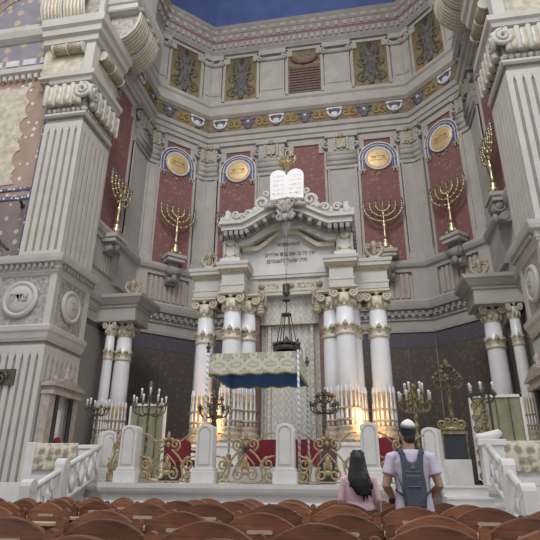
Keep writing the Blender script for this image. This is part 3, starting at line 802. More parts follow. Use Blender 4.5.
def no_pedestal(o):
    for ch in [x for x in bpy.data.objects if x.parent == o and x.name.startswith('pedestal')]: bpy.data.objects.remove(ch)
col0 = make_column('marble_column', 'front left white marble ark column, standing forward beside the curtain', (-1.87, 16.45, 0), CG)
dup(col0, (1.87, 16.45, 0), label='front right white marble ark column, standing forward beside the curtain')
dup(col0, (-2.95, 17.0, 0), label='outermost left ark column, apart from the cluster, under the left ark cornice')
dup(col0, (2.92, 17.0, 0), label='outermost right ark column, apart from the cluster, under the right ark cornice')
no_pedestal(dup(col0, (-1.42, 16.85, 0), label='recessed left ark column half hidden, between front column and curtain'))
no_pedestal(dup(col0, (1.42, 16.85, 0), label='recessed right ark column half hidden, between front column and curtain'))
no_pedestal(dup(col0, (2.06, 17.0, 0), label='narrow strip of column behind the front right ark column, outer side'))
def narrow(o): o.scale = (.6, .6, 1)
SG = 'columns of the apse side walls'
dup(col0, (-6.95, 19.1, 0), label='tall white column with gilt band by the left apse wall, nearer the ark', group=SG)
dup(col0, (6.95, 19.1, 0), label='tall white column with gilt band by the right apse wall, nearer the ark', group=SG)
narrow(dup(col0, (-7.38, 18.72, 0), label='shadowed narrow-looking column squeezed between left pier and left apse column', group=SG))
narrow(dup(col0, (7.6, 18.7, 0), label='shadowed narrow-looking column squeezed between right pier and right apse column', group=SG))

# ------------------------------------------------------------------ the ark
ark = thing('torah_ark', 'monumental white stone ark frontispiece with inscribed gable above the curtain', 'ark', (0, 17, 1.5))
T = Matrix.Translation((0, -17, -1.5))
def A(): return MB(T=T)
A().bx(-2.3, 2.3, 17.45, 19.5, 1.5, 7.4).build('core', 'ark_stone', ark)
for s in (-1, 1):
    A().bx(s * 1.0, s * 1.16, 16.75, 17.5, 1.55, 6.4).build('jamb', 'brown_jamb', ark)
    A().bx(s * 1.2, s * 2.2, 17.1, 17.5, 1.5, 7.0).build('column_backing', 'ark_white', ark)
    # entablature: outer bay and forward bay
    a0, a1, a2, a3 = s * 3.3, s * 2.2, s * 1.44, s * 1.1
    pth = [(a0, 18.6), (a0, 16.6), (a1, 16.6), (a1, 16.12), (a2, 16.12), (a2, 16.9)]
    if s > 0: pth = pth[::-1]
    else: pth = pth
    mb = A().bx(a0, a1, 16.6, 18.6, 7.08, 8.2).bx(a1, a2, 16.12, 18.6, 7.08, 8.15).bx(a2, a3, 16.75, 18.6, 6.9, 8.2)
    prof = [(.0, 7.08), (.03, 7.1), (.03, 7.28), (.05, 7.3), (.05, 7.36), (.01, 7.38), (.01, 7.72), (.06, 7.76), (.1, 7.86), (.15, 7.88), (.16, 7.99), (.19, 8.01), (.2, 8.12), (.05, 8.16)]
    mb.sweep(pth, prof).build('entablature', 'ark_stone', ark)
    A().sweep(pth, [(.065, 7.74), (.125, 7.83), (.09, 7.87)]).build('gilt_cyma', 'gold_old', ark)
    # scroll corbel under the stepped lintel
    mb = A()
    mb.tube(spiral(s * 1.02, 7.0, .2, .03, PI / 2, s * 1.5, 18, 16.6), .07, 6)
    for k in range(6): mb.sph((s * (1.05 - .02 * k), 16.66, 6.95 - k * .1), (.16, .12, .11), 8)
    mb.build('corbel', 'gold_old', ark)
    # attic pedestal with gilt disc and swags
    pc = s * 1.98
    pd = A().bx(pc - .28, pc + .28, 16.3, 18.4, 8.15, 9.06).bx(pc - .36, pc + .36, 16.22, 18.4, 8.2, 8.36).build('attic_pedestal', 'ark_white', ark)
    mb = A(); mb.lathe([(.17, 0), (.17, .05), (.1, .09), (.02, .07)], (pc, 16.3, 8.98), 14, RX)
    for sx in (-1, 1): mb.tube([(pc + sx * .2, 16.27, 8.95), (pc + sx * .22, 16.27, 8.6), (pc + sx * .2, 16.27, 8.42)], [.05, .035, .05], 6)
    mb.tube(arc(pc, 8.62, .18, PI, 2 * PI, 8, 16.27), .035, 6); mb.bx(pc - .25, pc + .25, 16.25, 16.3, 8.36, 8.44)
    mb.build('gilt_ornament', 'gold_pale', pd)
# stepped lintel with rosettes
A().bx(-1.4, 1.4, 16.78, 18.5, 7.1, 7.75).bx(-1.4, -.78, 16.74, 17.5, 6.72, 7.1).bx(.78, 1.4, 16.74, 17.5, 6.72, 7.1).bx(-1.4, 1.4, 16.7, 17.5, 7.7, 7.82).build('stepped_lintel', 'ark_stone', ark)
mb = A(); mb.bx(-1.3, 1.3, 16.76, 16.8, 7.22, 7.6); mb.build('lettered_frieze', 'gold_pale', ark)
mb = A()
mb.text('ואהבת את יי אלהיך'[::-1], (0, 16.75, 7.42), .28, .02, w=1.9); mb.build('frieze_lettering', 'text_gr', ark)
mb = A()
for x in (-.95, .05, 1.05): mb.lathe([(.11, 0), (.11, .04), (.05, .07), (.02, .1)], (x, 16.76, 7.42), 10, RX)
mb.build('rosette', 'stone_dk', ark)
# inscription panel
A().prism([(-1.72, 7.8), (1.72, 7.8), (1.72, 8.75), (1.4, 8.8), (.4, 9.4), (-.4, 9.4), (-1.4, 8.8), (-1.72, 8.75)], 16.7, 18.4).build('inscription_panel', 'ark_white', ark)
mb = A()
mb.text('מה נורא המקום הזה'[::-1], (0, 16.68, 8.95), .2, .02, w=.8)
mb.text('אין זה כי אם בית אלהים'[::-1], (.05, 16.68, 8.58), .2, .02, w=1.75)
mb.text('וזה שער השמים'[::-1], (-.05, 16.68, 8.33), .2, .02, w=1.4)
mb.build('inscription', 'text_dk', ark)
# gable: flat ends rising to a curved peak
def gable(dz, n=9):
    pts = [(-2.17, 9.06 + dz)]
    for q in range(n * 2 + 1):
        x = -1.42 + q * 2.84 / (n * 2); k = min(1, (1.42 - abs(x)) / 1.05)
        pts.append((x, 9.06 + dz + .57 * (k * .75 + .25 * k * k * (3 - 2 * k))))
    pts.append((2.22, 9.06 + dz)); return pts
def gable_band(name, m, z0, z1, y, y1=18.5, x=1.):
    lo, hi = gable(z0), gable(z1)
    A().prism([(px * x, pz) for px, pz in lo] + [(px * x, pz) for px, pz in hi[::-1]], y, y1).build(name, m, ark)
gable_band('gable_frieze', 'gold_pale', -.36, -.2, 16.48, x=.74)
gable_band('gable_bed', 'ark_stone', -.22, .02, 16.3, x=.99)
gable_band('gable_corona', 'ark_stone', .2, .42, 15.86, x=1.03)
gable_band('gable_cymatium', 'ark_stone', .4, .52, 15.76, x=1.06)
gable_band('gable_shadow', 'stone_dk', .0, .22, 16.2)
g = gable(.08)
def modillion(c, size, ry=0): A().box(c, size, ry=ry).build('modillion', 'stone_dk', ark)
for q in range(len(g) - 1):
    (x0, z0), (x1, z1) = g[q], g[q + 1]
    if q == 0 or q == len(g) - 2:
        for k in range(4): modillion((x0 + (x1 - x0) * (k + .5) / 4, 16.05, z0 + .02), (.13, .34, .17))
    elif q % 2: modillion(((x0 + x1) / 2, 16.05, (z0 + z1) / 2 + .03), (.13, .34, .17), ry=-math.atan2(z1 - z0, x1 - x0))
for s in (-1, 1):
    for k in range(6): modillion((s * 2.32, 16.3 + k * .34, 9.16), (.12, .16, .22))
# keystone cartouche at the peak with leaf drops
def A2(): return MB(T=T @ Matrix.Translation((.04, 0, -.22)))
mb = A2(); mb.prism([(-.2, 9.75), (-.3, 10.0), (-.26, 10.3), (-.1, 10.42), (0, 10.36), (.1, 10.42), (.26, 10.3), (.3, 10.0), (.2, 9.75), (0, 9.6)], 15.68, 15.95)
mb.lathe([(.02, 9.05), (.09, 9.2), (.15, 9.45), (.2, 9.65)], (0, 15.95, 0), 8)
for s in (-1, 1):
    mb.tube(spiral(s * .26, 10.3, .15, .03, 0, s * 1.4, 14, 15.68), .05, 6); mb.tube(spiral(s * .2, 9.75, .14, .03, 0, s * 1.3, 12, 15.7), .05, 6)
    for q in range(4): mb.sph((s * (.34 + .1 * q), 15.72, 10.28 - .03 * q), (.1, .07, .14 - .02 * q), 8)
    for q in range(3): mb.sph((s * (.1 + q * .07), 15.66, 9.98 + q * .08), (.06, .05, .1), 6)
mb.sph((0, 15.64, 10.05), (.09, .06, .16), 8); mb.sph((0, 15.66, 9.72), (.12, .08, .14), 8)
mb.build('cartouche', 'relief', ark)
# acroteria and scrolling leaves on the gable
for s in (-1, 1):
    mb = A2()
    mb.tube(spiral(s * .84, 10.46, .26, .04, -PI / 2, s * 1.4, 20, 15.95), [.085] * 14 + [.06] * 7, 6)
    mb.tube(spiral(s * .74, 10.82, .13, .03, -PI / 2, -s * 1.2, 12, 15.95), .05, 6)
    for q in range(5):
        x = s * (1.08 + q * .16); mb.sph((x, 15.95, 10.2 - q * .09), (.15, .1, .16 - q * .012), 8)
    mb.tube(spiral(s * 1.35, 10.08, .17, .03, PI, -s * 1.3, 14, 15.88), .06, 6)
    mb.build('gable_scroll', 'ark_stone', ark)
    mb = A2(); x = s * 2.06
    mb.tube(bez((x, 15.95, 9.8), (x + s * .1, 15.95, 9.95), (x - s * .1, 15.95, 10.05), (x + s * .06, 15.95, 10.25)), [.16, .18, .18, .17, .16, .15, .14, .13, .12, .1, .07], 8)
    mb.bx(x - .26, x + .26, 15.85, 16.2, 9.8, 9.98)
    for q in range(3): mb.sph((x - s * (.25 + q * .22), 15.95, 10.02 - q * .04), (.17, .1, .2 - q * .03), 8)
    mb.tube(spiral(x - s * .3, 10.05, .16, .03, 0, s * 1.4, 14, 15.86), .055, 6)
    mb.build('acroterion', 'ark_stone', ark)
A().bx(-1.9, 1.9, 17.0, 18.4, 8.2, 9.1).build('attic_core', 'ark_stone', ark)

# tablets of the law with crown
tb = thing('stone_tablets', 'pair of white round-topped stone tablets at the peak of the gable', 'tablets', (.08, 15.95, 10.28))
pts = [(-.6, 0)] + [(0, .1)] + [(.6, 0)]
prof = [(-.58, .02), (0, .1), (.58, .02)] + [(.31 + .29 * math.cos(a), 1.02 + .29 * math.sin(a)) for a in [PI * k / 12 for k in range(0, 12)]] + [(.0, 1.06)] + [(-.31 + .29 * math.cos(a), 1.02 + .29 * math.sin(a)) for a in [PI * k / 12 for k in range(1, 13)]]
prof = [(x, z * .93) for x, z in prof]
MB().prism(prof, -.09, .09).build('tablet_slab', 'tablet', tb)
mb = MB()
for s in (-1, 1):
    for k, wd in enumerate(['אנכי יי', 'לא יהיה', 'לא תשא', 'זכור את', 'כבד את'] if s > 0 else ['לא תרצח', 'לא תנאף', 'לא תגנב', 'לא תענה', 'לא תחמד']):
        mb.text(wd[::-1], (s * .3, -.095, (1.02 - k * .19) * .93), .14, .004, w=.4)
mb.build('commandment_lettering', 'text_faint', tb)
cr = thing('gilded_crown', 'spiky gilded crown standing on top of the white tablets', 'crown', (.08, 15.95, 11.6))
MB().lathe([(.05, -.12), (.08, -.02), (.2, .1), (.24, .17), (.22, .19)], n=14).build('crown_ring', 'gold', cr)
mb = MB()
for k in range(10):
    a = 2 * PI * (k + .5) / 10; h = .38 if k % 2 == 0 else .28
    mb.tube([(.24 * math.cos(a), .24 * math.sin(a), .18), (.3 * math.cos(a), .3 * math.sin(a), .18 + h * .6), (.34 * math.cos(a), .34 * math.sin(a), .18 + h)], [.032, .026, .01], 5)
    mb.sph((.26 * math.cos(a), .26 * math.sin(a), .16), .04, 6)
mb.build('crown_ray', 'gold', cr)

# curtain: hanging with folds, valance, arched emblem
ct = thing('ark_curtain', 'cream lattice-patterned damask curtain closing the ark doorway', 'curtain', (0, 17.2, 2.3))
T = Matrix.Translation((0, -17.2, -2.3))
def cloth(x0, x1, z0, z1, y, amp, nf, n=60):
    mb = MB(T=T); mb.smooth = True; cols = []
    for i in range(n + 1):
        x = x0 + (x1 - x0) * i / n; dy = amp * math.sin(i / n * nf * 2 * PI)
        cols.append([mb.v((x, y + dy * k, z)) for z, k in ((z0, 1.2), ((z0 + z1) / 2, 1.), (z1, .5))])
    for a, b in zip(cols, cols[1:]):
        for q in range(2): mb.f([a[q], b[q], b[q + 1], a[q + 1]])
    return mb
cloth(-1.02, 1.02, 2.3, 6.5, 17.2, .03, 9).build('hanging', 'curtain', ct)
cloth(-1.1, 1.1, 6.2, 7.12, 17.08, .02, 7).build('valance', 'curtain', ct)
MB(T=T).bx(-1.1, 1.1, 17.0, 17.08, 6.12, 6.22).build('pelmet_rail', 'gold_pale', ct)
for x in (-.72, .72): MB(T=T).bx(x - .05, x + .05, 17.1, 17.15, 2.4, 6.1).build('galloon', 'floral', ct)
mb = MB(T=T); mb.prism([(-.12, 4.75), (.48, 4.75)] + [(.18 + .3 * math.cos(a), 5.25 + .34 * math.sin(a)) for a in [PI * k / 10 for k in range(11)]], 17.1, 17.16)
mb.build('emblem', 'white_tile', ct)
mb = MB(T=T); mb.tube([(-.02, 17.08, 4.8), (-.02, 17.08, 5.2)], .02, 5).tube([(.38, 17.08, 4.8), (.38, 17.08, 5.2)], .02, 5).tube(arc(.18, 5.2, .2, 0, PI, 10, 17.08), .02, 5)
mb.build('emblem_outline', 'fringe', ct)

# hanging lamp: chain, lantern and crown-shaped ring
hl = thing('hanging_lamp', 'dark crown-shaped lamp hanging on chains before the ark curtain', 'lamp', (0.14, 15.2, 4.35))
T = Matrix.Translation((0, 0, -4.35))
MB(T=T).tube([(0, 0, 9.25), (0, 0, 6.9)], .008, 5).tube([(0, 0, 6.3), (0, 0, 5.95)], .018, 5).tube([(-.05, .0, 9.2), (-.05, 0, 7.5)], .006, 4).tube([(.05, .0, 9.2), (.05, 0, 7.5)], .006, 4).build('chain', 'iron', hl)
MB(T=T).lathe([(.03, 6.92), (.11, 6.88), (.11, 6.62), (.13, 6.6), (.06, 6.5), (.03, 6.45), (.12, 6.38), (.13, 6.34), (.02, 6.3)], n=10).build('lantern', 'iron', hl)
MB(T=T).lathe([(.03, 5.97), (.15, 5.93), (.16, 5.87), (.03, 5.84)], n=12).build('chain_canopy', 'iron', hl)
mb = MB(T=T)
for k in range(6):
    a = 2 * PI * k / 6; mb.tube([(.13 * math.cos(a), .13 * math.sin(a), 5.88), (.3 * math.cos(a), .3 * math.sin(a), 5.0)], .014, 5)
mb.build('suspension_chain', 'iron', hl)
mb = MB(T=T @ Matrix.Translation((0, 0, .25))); mb.lathe([(.34, 4.5), (.4, 4.52), (.42, 4.6), (.38, 4.64), (.36, 4.58), (.33, 4.54)], n=18); mb.lathe([(.4, 4.68), (.42, 4.72), (.4, 4.74), (.37, 4.71)], n=18)
for k in range(12):
    a = 2 * PI * k / 12; mb.tube([(.36 * math.cos(a), .36 * math.sin(a), 4.5), (.42 * math.cos(a), .42 * math.sin(a), 4.78)], .018, 5)
mb.lathe([(.02, 4.5), (.12, 4.55), (.15, 4.75), (.06, 4.9), (.02, 4.98)], n=10); mb.lathe([(.36, 4.5), (.12, 4.5), (.12, 4.53), (.36, 4.53)], n=14)
mb.build('ring', 'iron', hl)

# scroll ornaments standing on the cornices
o0 = thing('scroll_finial', 'gilded shell-and-scroll finial on the left end of the ark cornice', 'finial', (-2.95, 17.0, 8.24), 0, 'scroll finials on the cornices')
o0.scale = (.76, .76, .8)
MB().box((0, 0, .06), (.6, .3, .12)).box((0, 0, .16), (.4, .24, .1)).build('foot', 'ark_stone', o0)
mb = MB()
for s in (-1, 1):
    mb.tube(bez((s * .1, 0, .2), (s * .34, 0, .3), (s * .44, 0, .5), (s * .3, 0, .72)), [.09, .1, .1, .1, .095, .09, .085, .08, .07, .06, .05], 8)
    mb.tube(spiral(s * .26, .72, .13, .03, 0, s * 1.3, 14), .05, 6)
mb.lathe([(.04, .2), (.14, .3), (.1, .46), (.16, .62), (.2, .74), (.12, .88), (.03, .96)], n=10)
mb.build('shell', 'gold_old', o0)
dup(o0, (2.95, 17.0, 8.24), label='gilded shell-and-scroll finial on the right ark cornice, next to the menorah')
dup(o0, (-6.75, 18.9, 8.09), .35, label='scroll finial on the left side entablature block, below the side menorah')
dup(o0, (6.75, 18.9, 8.09), -.35, label='scroll finial on the right side entablature block, below the side menorah')

# ------------------------------------------------------------------ wall medallions
def make_medallion(label, side, u):
    p, rz = on_wall(side, u, .04, 16.8)
    m = thing('wall_medallion', label, 'medallion', p, rz, 'gold medallions in blue horseshoe frames')
    MB().lathe([(.62, 0), (.6, .06), (.5, .08), (.02, .09)], (0, 0, 0), 28, RX).build('gold_disc', 'disc', m)
    MB().lathe([(.70, 0), (.70, .08), (.66, .1), (.62, .1), (.6, .06)], (0, 0, 0), 28, RX).build('disc_rim', 'white_tile', m)
    mb = MB(); mb.text('תורה אור'[::-1], (0, -.1, .06), .26, .015, w=.72); mb.bx(-.42, .42, -.1, -.085, -.12, -.1); mb.build('disc_lettering', 'text_dk', m)
    def horse(r, w, y0, y1, drop):
        out = [((r + w) * math.cos(a), (r + w) * math.sin(a)) for a in [PI * k / 20 for k in range(21)]]
        inn = [((r - w) * math.cos(a), (r - w) * math.sin(a)) for a in [PI * k / 20 for k in range(21)]]
        mb = MB(); mb.prism(out + [(-(r + w), -drop), (-(r - w), -drop)] + inn[::-1] + [(r - w, -drop), (r + w, -drop)], y0, y1); return mb
    horse(.82, .14, -.05, 0, .62).build('blue_horseshoe', 'blue_tile', m)
    mb = horse(.97, .03, -.09, 0, .62); mb2 = horse(.82, .02, -.09, 0, .62).build('white_line', 'white_tile', m)
    mb.build('white_edge', 'white_tile', m)
    mb = MB()
    for k in range(5):
        a = PI * (k + .5) / 5 * .8 + PI * .1; mb.box((.82 * math.cos(a), -.06, .82 * math.sin(a)), (.3, .06, .05), ry=-a)
    for s in (-1, 1):
        mb.box((s * .82, -.06, -.05), (.32, .08, .06)); mb.box((s * .82, -.07, -.66), (.34, .1, .08)); mb.lathe([(.02, -.9), (.06, -.82), (.05, -.74), (.09, -.7)], (s * .9, -.05, 0), 8); mb.lathe([(.02, -.9), (.06, -.82), (.05, -.74), (.09, -.7)], (s * .74, -.05, 0), 8)
    mb.sph((0, -.04, -.92), (.06, .05, .08), 8); mb.sph((-.22, -.04, -.8), .05, 6); mb.sph((.22, -.04, -.8), .05, 6)
    mb.build('gilt_band', 'gold_old', m)
    return m
make_medallion('gold medallion in a blue horseshoe frame on the left oblique wall, above a menorah', 'back_left', 1.72)
make_medallion('gold medallion in a blue horseshoe frame on the back wall, left of the tablets', 'back', 1.86)
make_medallion('gold medallion in a blue horseshoe frame on the back wall, right of the tablets', 'back', 9.34)
make_medallion('gold medallion in a blue horseshoe frame on the right oblique wall, above a menorah', 'back_right', 1.72)

# ------------------------------------------------------------------ wall menorahs on consoles
def make_menorah(label, side, u, out=.5, z=11.35):
    p, rz = on_wall(side, u, out, z)
    m = thing('menorah', label, 'menorah', p, rz, 'brass menorahs on the ledge')
    b = MB(); b.bx(-.3, .3, -.2, .2, 0, .1).lathe([(.26, .1), (.2, .2), (.24, .3), (.12, .44), (.16, .54), (.08, .64)], n=12)
    for s in (-1, 1): b.sph((s * .22, -.1, .16), (.1, .1, .1), 8)
    b.build('base', 'brass', m)
    MB().lathe([(.07, .6), (.09, .8), (.06, 1.0), (.08, 1.25), (.12, 1.38), (.06, 1.46), (.1, 1.56), (.05, 1.64), (.04, 1.9), (.075, 2.0), (.04, 2.1), (.035, 2.5)], n=10).build('stem', 'brass', m)
    for k, (r, zc) in enumerate(((.32, 2.42), (.62, 2.42), (.92, 2.42))):
        a = MB(); n = 14
        for s in (-1, 1):
            pts = [(s * r * math.sin(t), 0, zc - r * .92 * math.cos(t)) for t in [PI / 2 * i / n for i in range(n + 1)]]
            a.tube(pts, .045, 6)
            for i in (2, 5, 8, 11, 13): a.sph(pts[i], .082, 6)
        a.build('arm', 'brass', m)
    for x in (-.92, -.62, -.32, 0, .32, .62, .92):
        c = MB(); c.lathe([(.03, 2.42), (.05, 2.46), (.03, 2.5), (.09, 2.56), (.1, 2.6), (.05, 2.6)], (x, 0, 0), 8)
        c = c.build('lamp_cup', 'brass', m)
        MB().lathe([(.045, 2.6), (.06, 2.68), (.05, 2.78), (.02, 2.84)], (x, 0, 0), 8).build('glass_lamp', 'slate', c)
    q, _ = on_wall(side, u, 0, 9.8)
    k = thing('wall_console', label.replace('seven-branched brass menorah', 'carved stone console carrying the menorah'), 'console', q, rz, 'stone consoles under the menorahs')
    top = z - 9.8
    MB().bx(-.5, .5, -out - .32, -.1, top - .16, top).bx(-.44, .44, -out - .24, -.1, top - .34, top - .14).build('shelf', 'stone', k)
    c = MB(); c.bx(-.26, .26, -out + .1, -.1, .1, top - .3)
    c.tube([(-.3, -out, .72), (.3, -out, .72)], .24, 10).tube([(-.29, -out * .75, .3), (.29, -out * .75, .3)], .16, 10)
    for s in (-1, 1): c.tube(spiral(0, .72, .22, .05, 0, 1.4, 14, 0), .05, 5) if False else c.sph((s * .3, -out, .72), (.08, .16, .16), 8)
    c.sph((0, -out - .1, .34), (.16, .14, .2), 8)
    c.build('bracket', 'stone_dk', k)
    return m
make_menorah('seven-branched brass menorah on the left oblique wall, right of the side-wall one', 'back_left', 1.78)
make_menorah('seven-branched brass menorah on the right oblique wall, above a stone bracket', 'back_right', 1.95)
make_menorah('seven-branched brass menorah right of the ark gable, before the back wall', 'back', 9.34)
make_menorah('seven-branched brass menorah mostly hidden behind the left end of the ark gable', 'back', 1.86)
make_menorah('seven-branched brass menorah seen nearly edge-on beside the left fluted pier', 'left', 1.42, .45, 10.6)
make_menorah('seven-branched brass menorah seen nearly edge-on beside the right fluted pier', 'right', 3.15, .45, 11.0)

# ------------------------------------------------------------------ wedding canopy on four spiral-striped poles
cn = thing('wedding_canopy', 'floral-valanced canopy with blue lining on four striped poles', 'canopy', (0, 12, DK))
T = Matrix.Translation((0, -12, -DK))
YF, YB, XC = 11.2, 13.0, .99
def valance(p0, p1, d):
    mb = MB(T=T); n = 28; p0, p1 = Vector(p0), Vector(p1); cols = []
    nrm = Vector((p1.y - p0.y, p0.x - p1.x, 0)).normalized()
    for i in range(n + 1):
        p = p0.lerp(p1, i / n); q = nrm * (.012 * math.sin(i * 1.6) + d); low = 3.38 + .018 * math.sin(i * 2 * PI * 5 / n)
        cols.append([mb.v((p.x + q.x, p.y + q.y, low)), mb.v((p.x + q.x * .7, p.y + q.y * .7, 3.6)), mb.v((p.x + nrm.x * d, p.y + nrm.y * d, 3.82))])
    for a, b in zip(cols, cols[1:]):
        for k in range(2): mb.f([a[k], b[k], b[k + 1], a[k + 1]], True)
    return mb
C4 = [(-XC, YF, 0), (XC, YF, 0), (XC, YB, 0), (-XC, YB, 0)]
for i in range(4):
    v = valance(C4[i], C4[(i + 1) % 4], .0).build('valance', 'floral', cn)
    valance(C4[i], C4[(i + 1) % 4], -.025).build('blue_lining', 'lining', v)
    f = MB(T=T); a, b = Vector(C4[i]), Vector(C4[(i + 1) % 4])
    f.tube([(a.lerp(b, k / 24).x, a.lerp(b, k / 24).y, 3.37 + .018 * math.sin(k * 2 * PI * 5 / 24)) for k in range(25)], .028, 6)
    f.build('fringe', 'fringe', v)
MB(T=T).bx(-XC, XC, YF, YB, 3.80, 3.83).build('canopy_top', 'floral', cn)
MB(T=T).bx(-XC + .03, XC - .03, YF + .03, YB - .03, 3.76, 3.79).build('ceiling_lining', 'lining', cn)
for x, y in ((-XC - .04, YF - .05), (XC + .0, YF - .05), (-XC + .03, YB), (XC - .01, YB)):
    pz = DK if y < 12 else 1.5
    p = MB().lathe([(.027, 0), (.027, 3.84 - pz)], n=10).build('pole', 'spiral', cn, loc=(x, y - 12, pz - DK))
    MB().lathe([(.025, 3.84 - pz), (.04, 3.87 - pz), (.02, 3.9 - pz), (.055, 3.95 - pz), (.055, 3.98 - pz), (.02, 4.02 - pz), (.03, 4.05 - pz), (.004, 4.1 - pz)], n=8).build('pole_finial', 'iron', p)
    MB().lathe([(.13, 0), (.13, .05), (.07, .09), (.06, .26), (.045, .28)], n=12).build('pole_socket', 'bronze_gold', p)

# ------------------------------------------------------------------ balustrade posts and gilt grilles
def make_post(label, x, y, rz):
    p = thing('balustrade_post', label, 'post', (x, y, DK), rz, 'white marble posts of the front balustrade')
    MB().box((0, 0, .11), (.46, .40, .22)).box((0, 0, .25), (.40, .35, .06)).build('post_base', 'marble', p, bevel=.01)
    pts = [(-.178, .26), (.178, .26), (.165, 1.02)] + [(.165 * math.cos(a), 1.02 + .08 * math.sin(a)) for a in [PI * k / 10 for k in range(1, 10)]] + [(-.165, 1.02)]
    MB().prism(pts, -.15, .15).build('post_shaft', 'marble', p, bevel=.012)
    mb = MB()
    for s in (-1, 1): mb.bx(s * .105, s * .122, -.162, -.14, .36, .94)
    mb.bx(-.122, .122, -.162, -.14, .34, .36); mb.tube(arc(0, .94, .113, 0, PI, 10, -.152), .011, 5)
    mb.build('panel_outline', 'stone_lt', p)
    return p
make_post('white marble post at the left front corner of the balustrade', -2.394, 10.59, 0)
make_post('white marble post under the left front canopy pole', -.798, 10.59, 0)
make_post('white marble post under the right front canopy pole', .798, 10.59, 0)
make_post('white marble post just behind the woman with black hair', 2.394, 10.59, 0)
make_post('white marble post at the head of the left stair rail', -3.5, 11.72, .7)
make_post('white marble post just behind the man with the backpack', 3.66, 11.72, -.4)

def make_grille(label, a, b):
    a, b = Vector(a), Vector(b); c = (a + b) / 2; d = b - a; L = d.length - .44; h = L / 2
    g = thing('gilt_grille', label, 'grille', (c.x, c.y, DK), math.atan2(d.y, d.x), 'gilt scrollwork grilles of the balustrade')
    r = .022
    mb = MB(); mb.bx(-h, h, -.015, .015, .02, .05)
    for s in (-1, 1):
        mb.tube(bez((s * h, 0, .93), (s * h * .6, 0, .95), (s * h * .62, 0, .76), (s * .13, 0, .76), 14), r * .7, 6)
        mb.tube(bez((s * .08, 0, .62), (s * .28, 0, .5), (s * .3, 0, .35), (s * h * .9, 0, .08), 14), r, 6)
        mb.tube(bez((s * .34, 0, .42), (s * .24, 0, .3), (s * .40, 0, .16), (s * h * .55, 0, .04), 12), r, 6)
    mb.build('grille_bar', 'grille', g)
    mb = MB()
    for s in (-1, 1):
        mb.tube(spiral(s * .15, .72, .12, .02, -PI / 2, s * 1.4, 16), .022, 6)
        mb.tube(spiral(s * (h - .13), .36, .13, .02, PI / 2, s * 1.4, 16), .022, 6)
        mb.tube(spiral(s * (h - .11), .14, .1, .02, -PI / 2, -s * 1.3, 14), .02, 6)
        mb.tube(spiral(s * .13, .17, .12, .02, PI / 2, -s * 1.4, 16), .022, 6)
        mb.tube(bez((s * h, 0, .5), (s * h * .75, 0, .5), (s * h * .6, 0, .42), (s * h * .55, 0, .28), 10), .02, 6)
    mb.build('scroll', 'grille', g)
    mb = MB()
    mb.sph((0, 0, .88), (.035, .03, .1), 8); mb.sph((0, 0, .72), (.05, .04, .05), 8)
    for s in (-1, 1): mb.sph((s * .07, 0, .82), (.05, .025, .035), 8); mb.sph((s * .06, 0, .3), (.03, .02, .09), 8)
    mb.sph((0, 0, .38), (.05, .03, .13), 8); mb.sph((0, 0, .2), (.09, .035, .05), 8)
    mb.tube([(-.2, 0, .2), (-.17, 0, .36), (0, 0, .54), (.17, 0, .36), (.2, 0, .2)], .016, 5)
    mb.build('palmette', 'grille', g)
Pz = [(-3.5, 11.72), (-2.394, 10.59), (-.798, 10.59), (.798, 10.59), (2.394, 10.59), (3.66, 11.72)]
for i, lb in enumerate(['gilt scrollwork grille in the angled bay beside the left stair', 'gilt scrollwork grille of the left front bay, before the red chair', 'gilt scrollwork grille of the middle front bay, under the canopy',
                        'gilt scrollwork grille of the front bay partly covered by the woman', 'gilt scrollwork grille of the angled bay covered by the man']):
    make_grille(lb, Pz[i], Pz[i + 1])

# ------------------------------------------------------------------ side stairs and their marble rails
def stair(sx, x0, x1, label):
    s = thing('side_stair', label, 'stair', ((x0 + x1) / 2, 10.2, 0))
    T = Matrix.Translation((-(x0 + x1) / 2, -10.2, 0)); n = 6
    for q in range(n):
        MB(T=T).bx(x0, x1, 8.95 + q * .42, 11.42, q * DK / n, (q + 1) * DK / n - .035).bx(x0, x1, 8.92 + q * .42, 11.42, (q + 1) * DK / n - .035, (q + 1) * DK / n).build('step', 'marble', s)
stair(-1, -4.75, -3.72, 'white marble steps up the left side of the platform, behind the lattice rail')
stair(1, 3.7, 4.5, 'white marble steps up the right side of the platform, right of the man')
def stair_rail(x, label):
    r = thing('stair_rail', label, 'stair rail', (x, 10, 0), 0, 'marble lattice stair rails')
    T = Matrix.Translation((-x, -10, 0))
    pts = [(11.42, 1.88), (10.1, 1.42), (9.1, 1.04)]
    for y, z, zb in ((10.0, 1.58, .0), (9.0, 1.2, 0)):
        nw = MB(T=T); nw.bx(x - .1, x + .1, y - .12, y + .12, zb, z - .1); nw.tube([(x - .11, y, z - .11), (x + .11, y, z - .11)], .115, 10)
        nw.build('newel', 'marble', r, bevel=.01)
    for (y0, z0), (y1, z1) in zip(pts, pts[1:]):
        mb = MB(T=T); mb.tube([(x, y0, z0), (x, y1, z1)], .06, 8); mb.tube([(x, y0, z0 - .62), (x, y1, z1 - .62)], .05, 6); mb.build('hand_rail', 'marble', r)
        mb = MB(T=T); k = 4
        for q in range(k):
            ya, yb = y0 + (y1 - y0) * q / k, y0 + (y1 - y0) * (q + 1) / k; za, zb = z0 + (z1 - z0) * q / k, z0 + (z1 - z0) * (q + 1) / k
            mb.tube([(x, ya, za), (x, yb, zb - .6)], .03, 6); mb.tube([(x, ya, za - .6), (x, yb, zb)], .03, 6)
        mb.build('lattice', 'marble', r)
    mb = MB(T=T); mb.slab([(x - .08, 8.9), (x + .08, 8.9), (x + .08, 11.42), (x - .08, 11.42)], 0, .12)
    mb.prism([(0, 0), (1, 0), (1, 1)], 0, .01) if False else None
    mb.build('rail_curb', 'marble', r)
    return r
stair_rail(-3.5, 'white marble lattice stair rail on the left, rising to the balustrade')
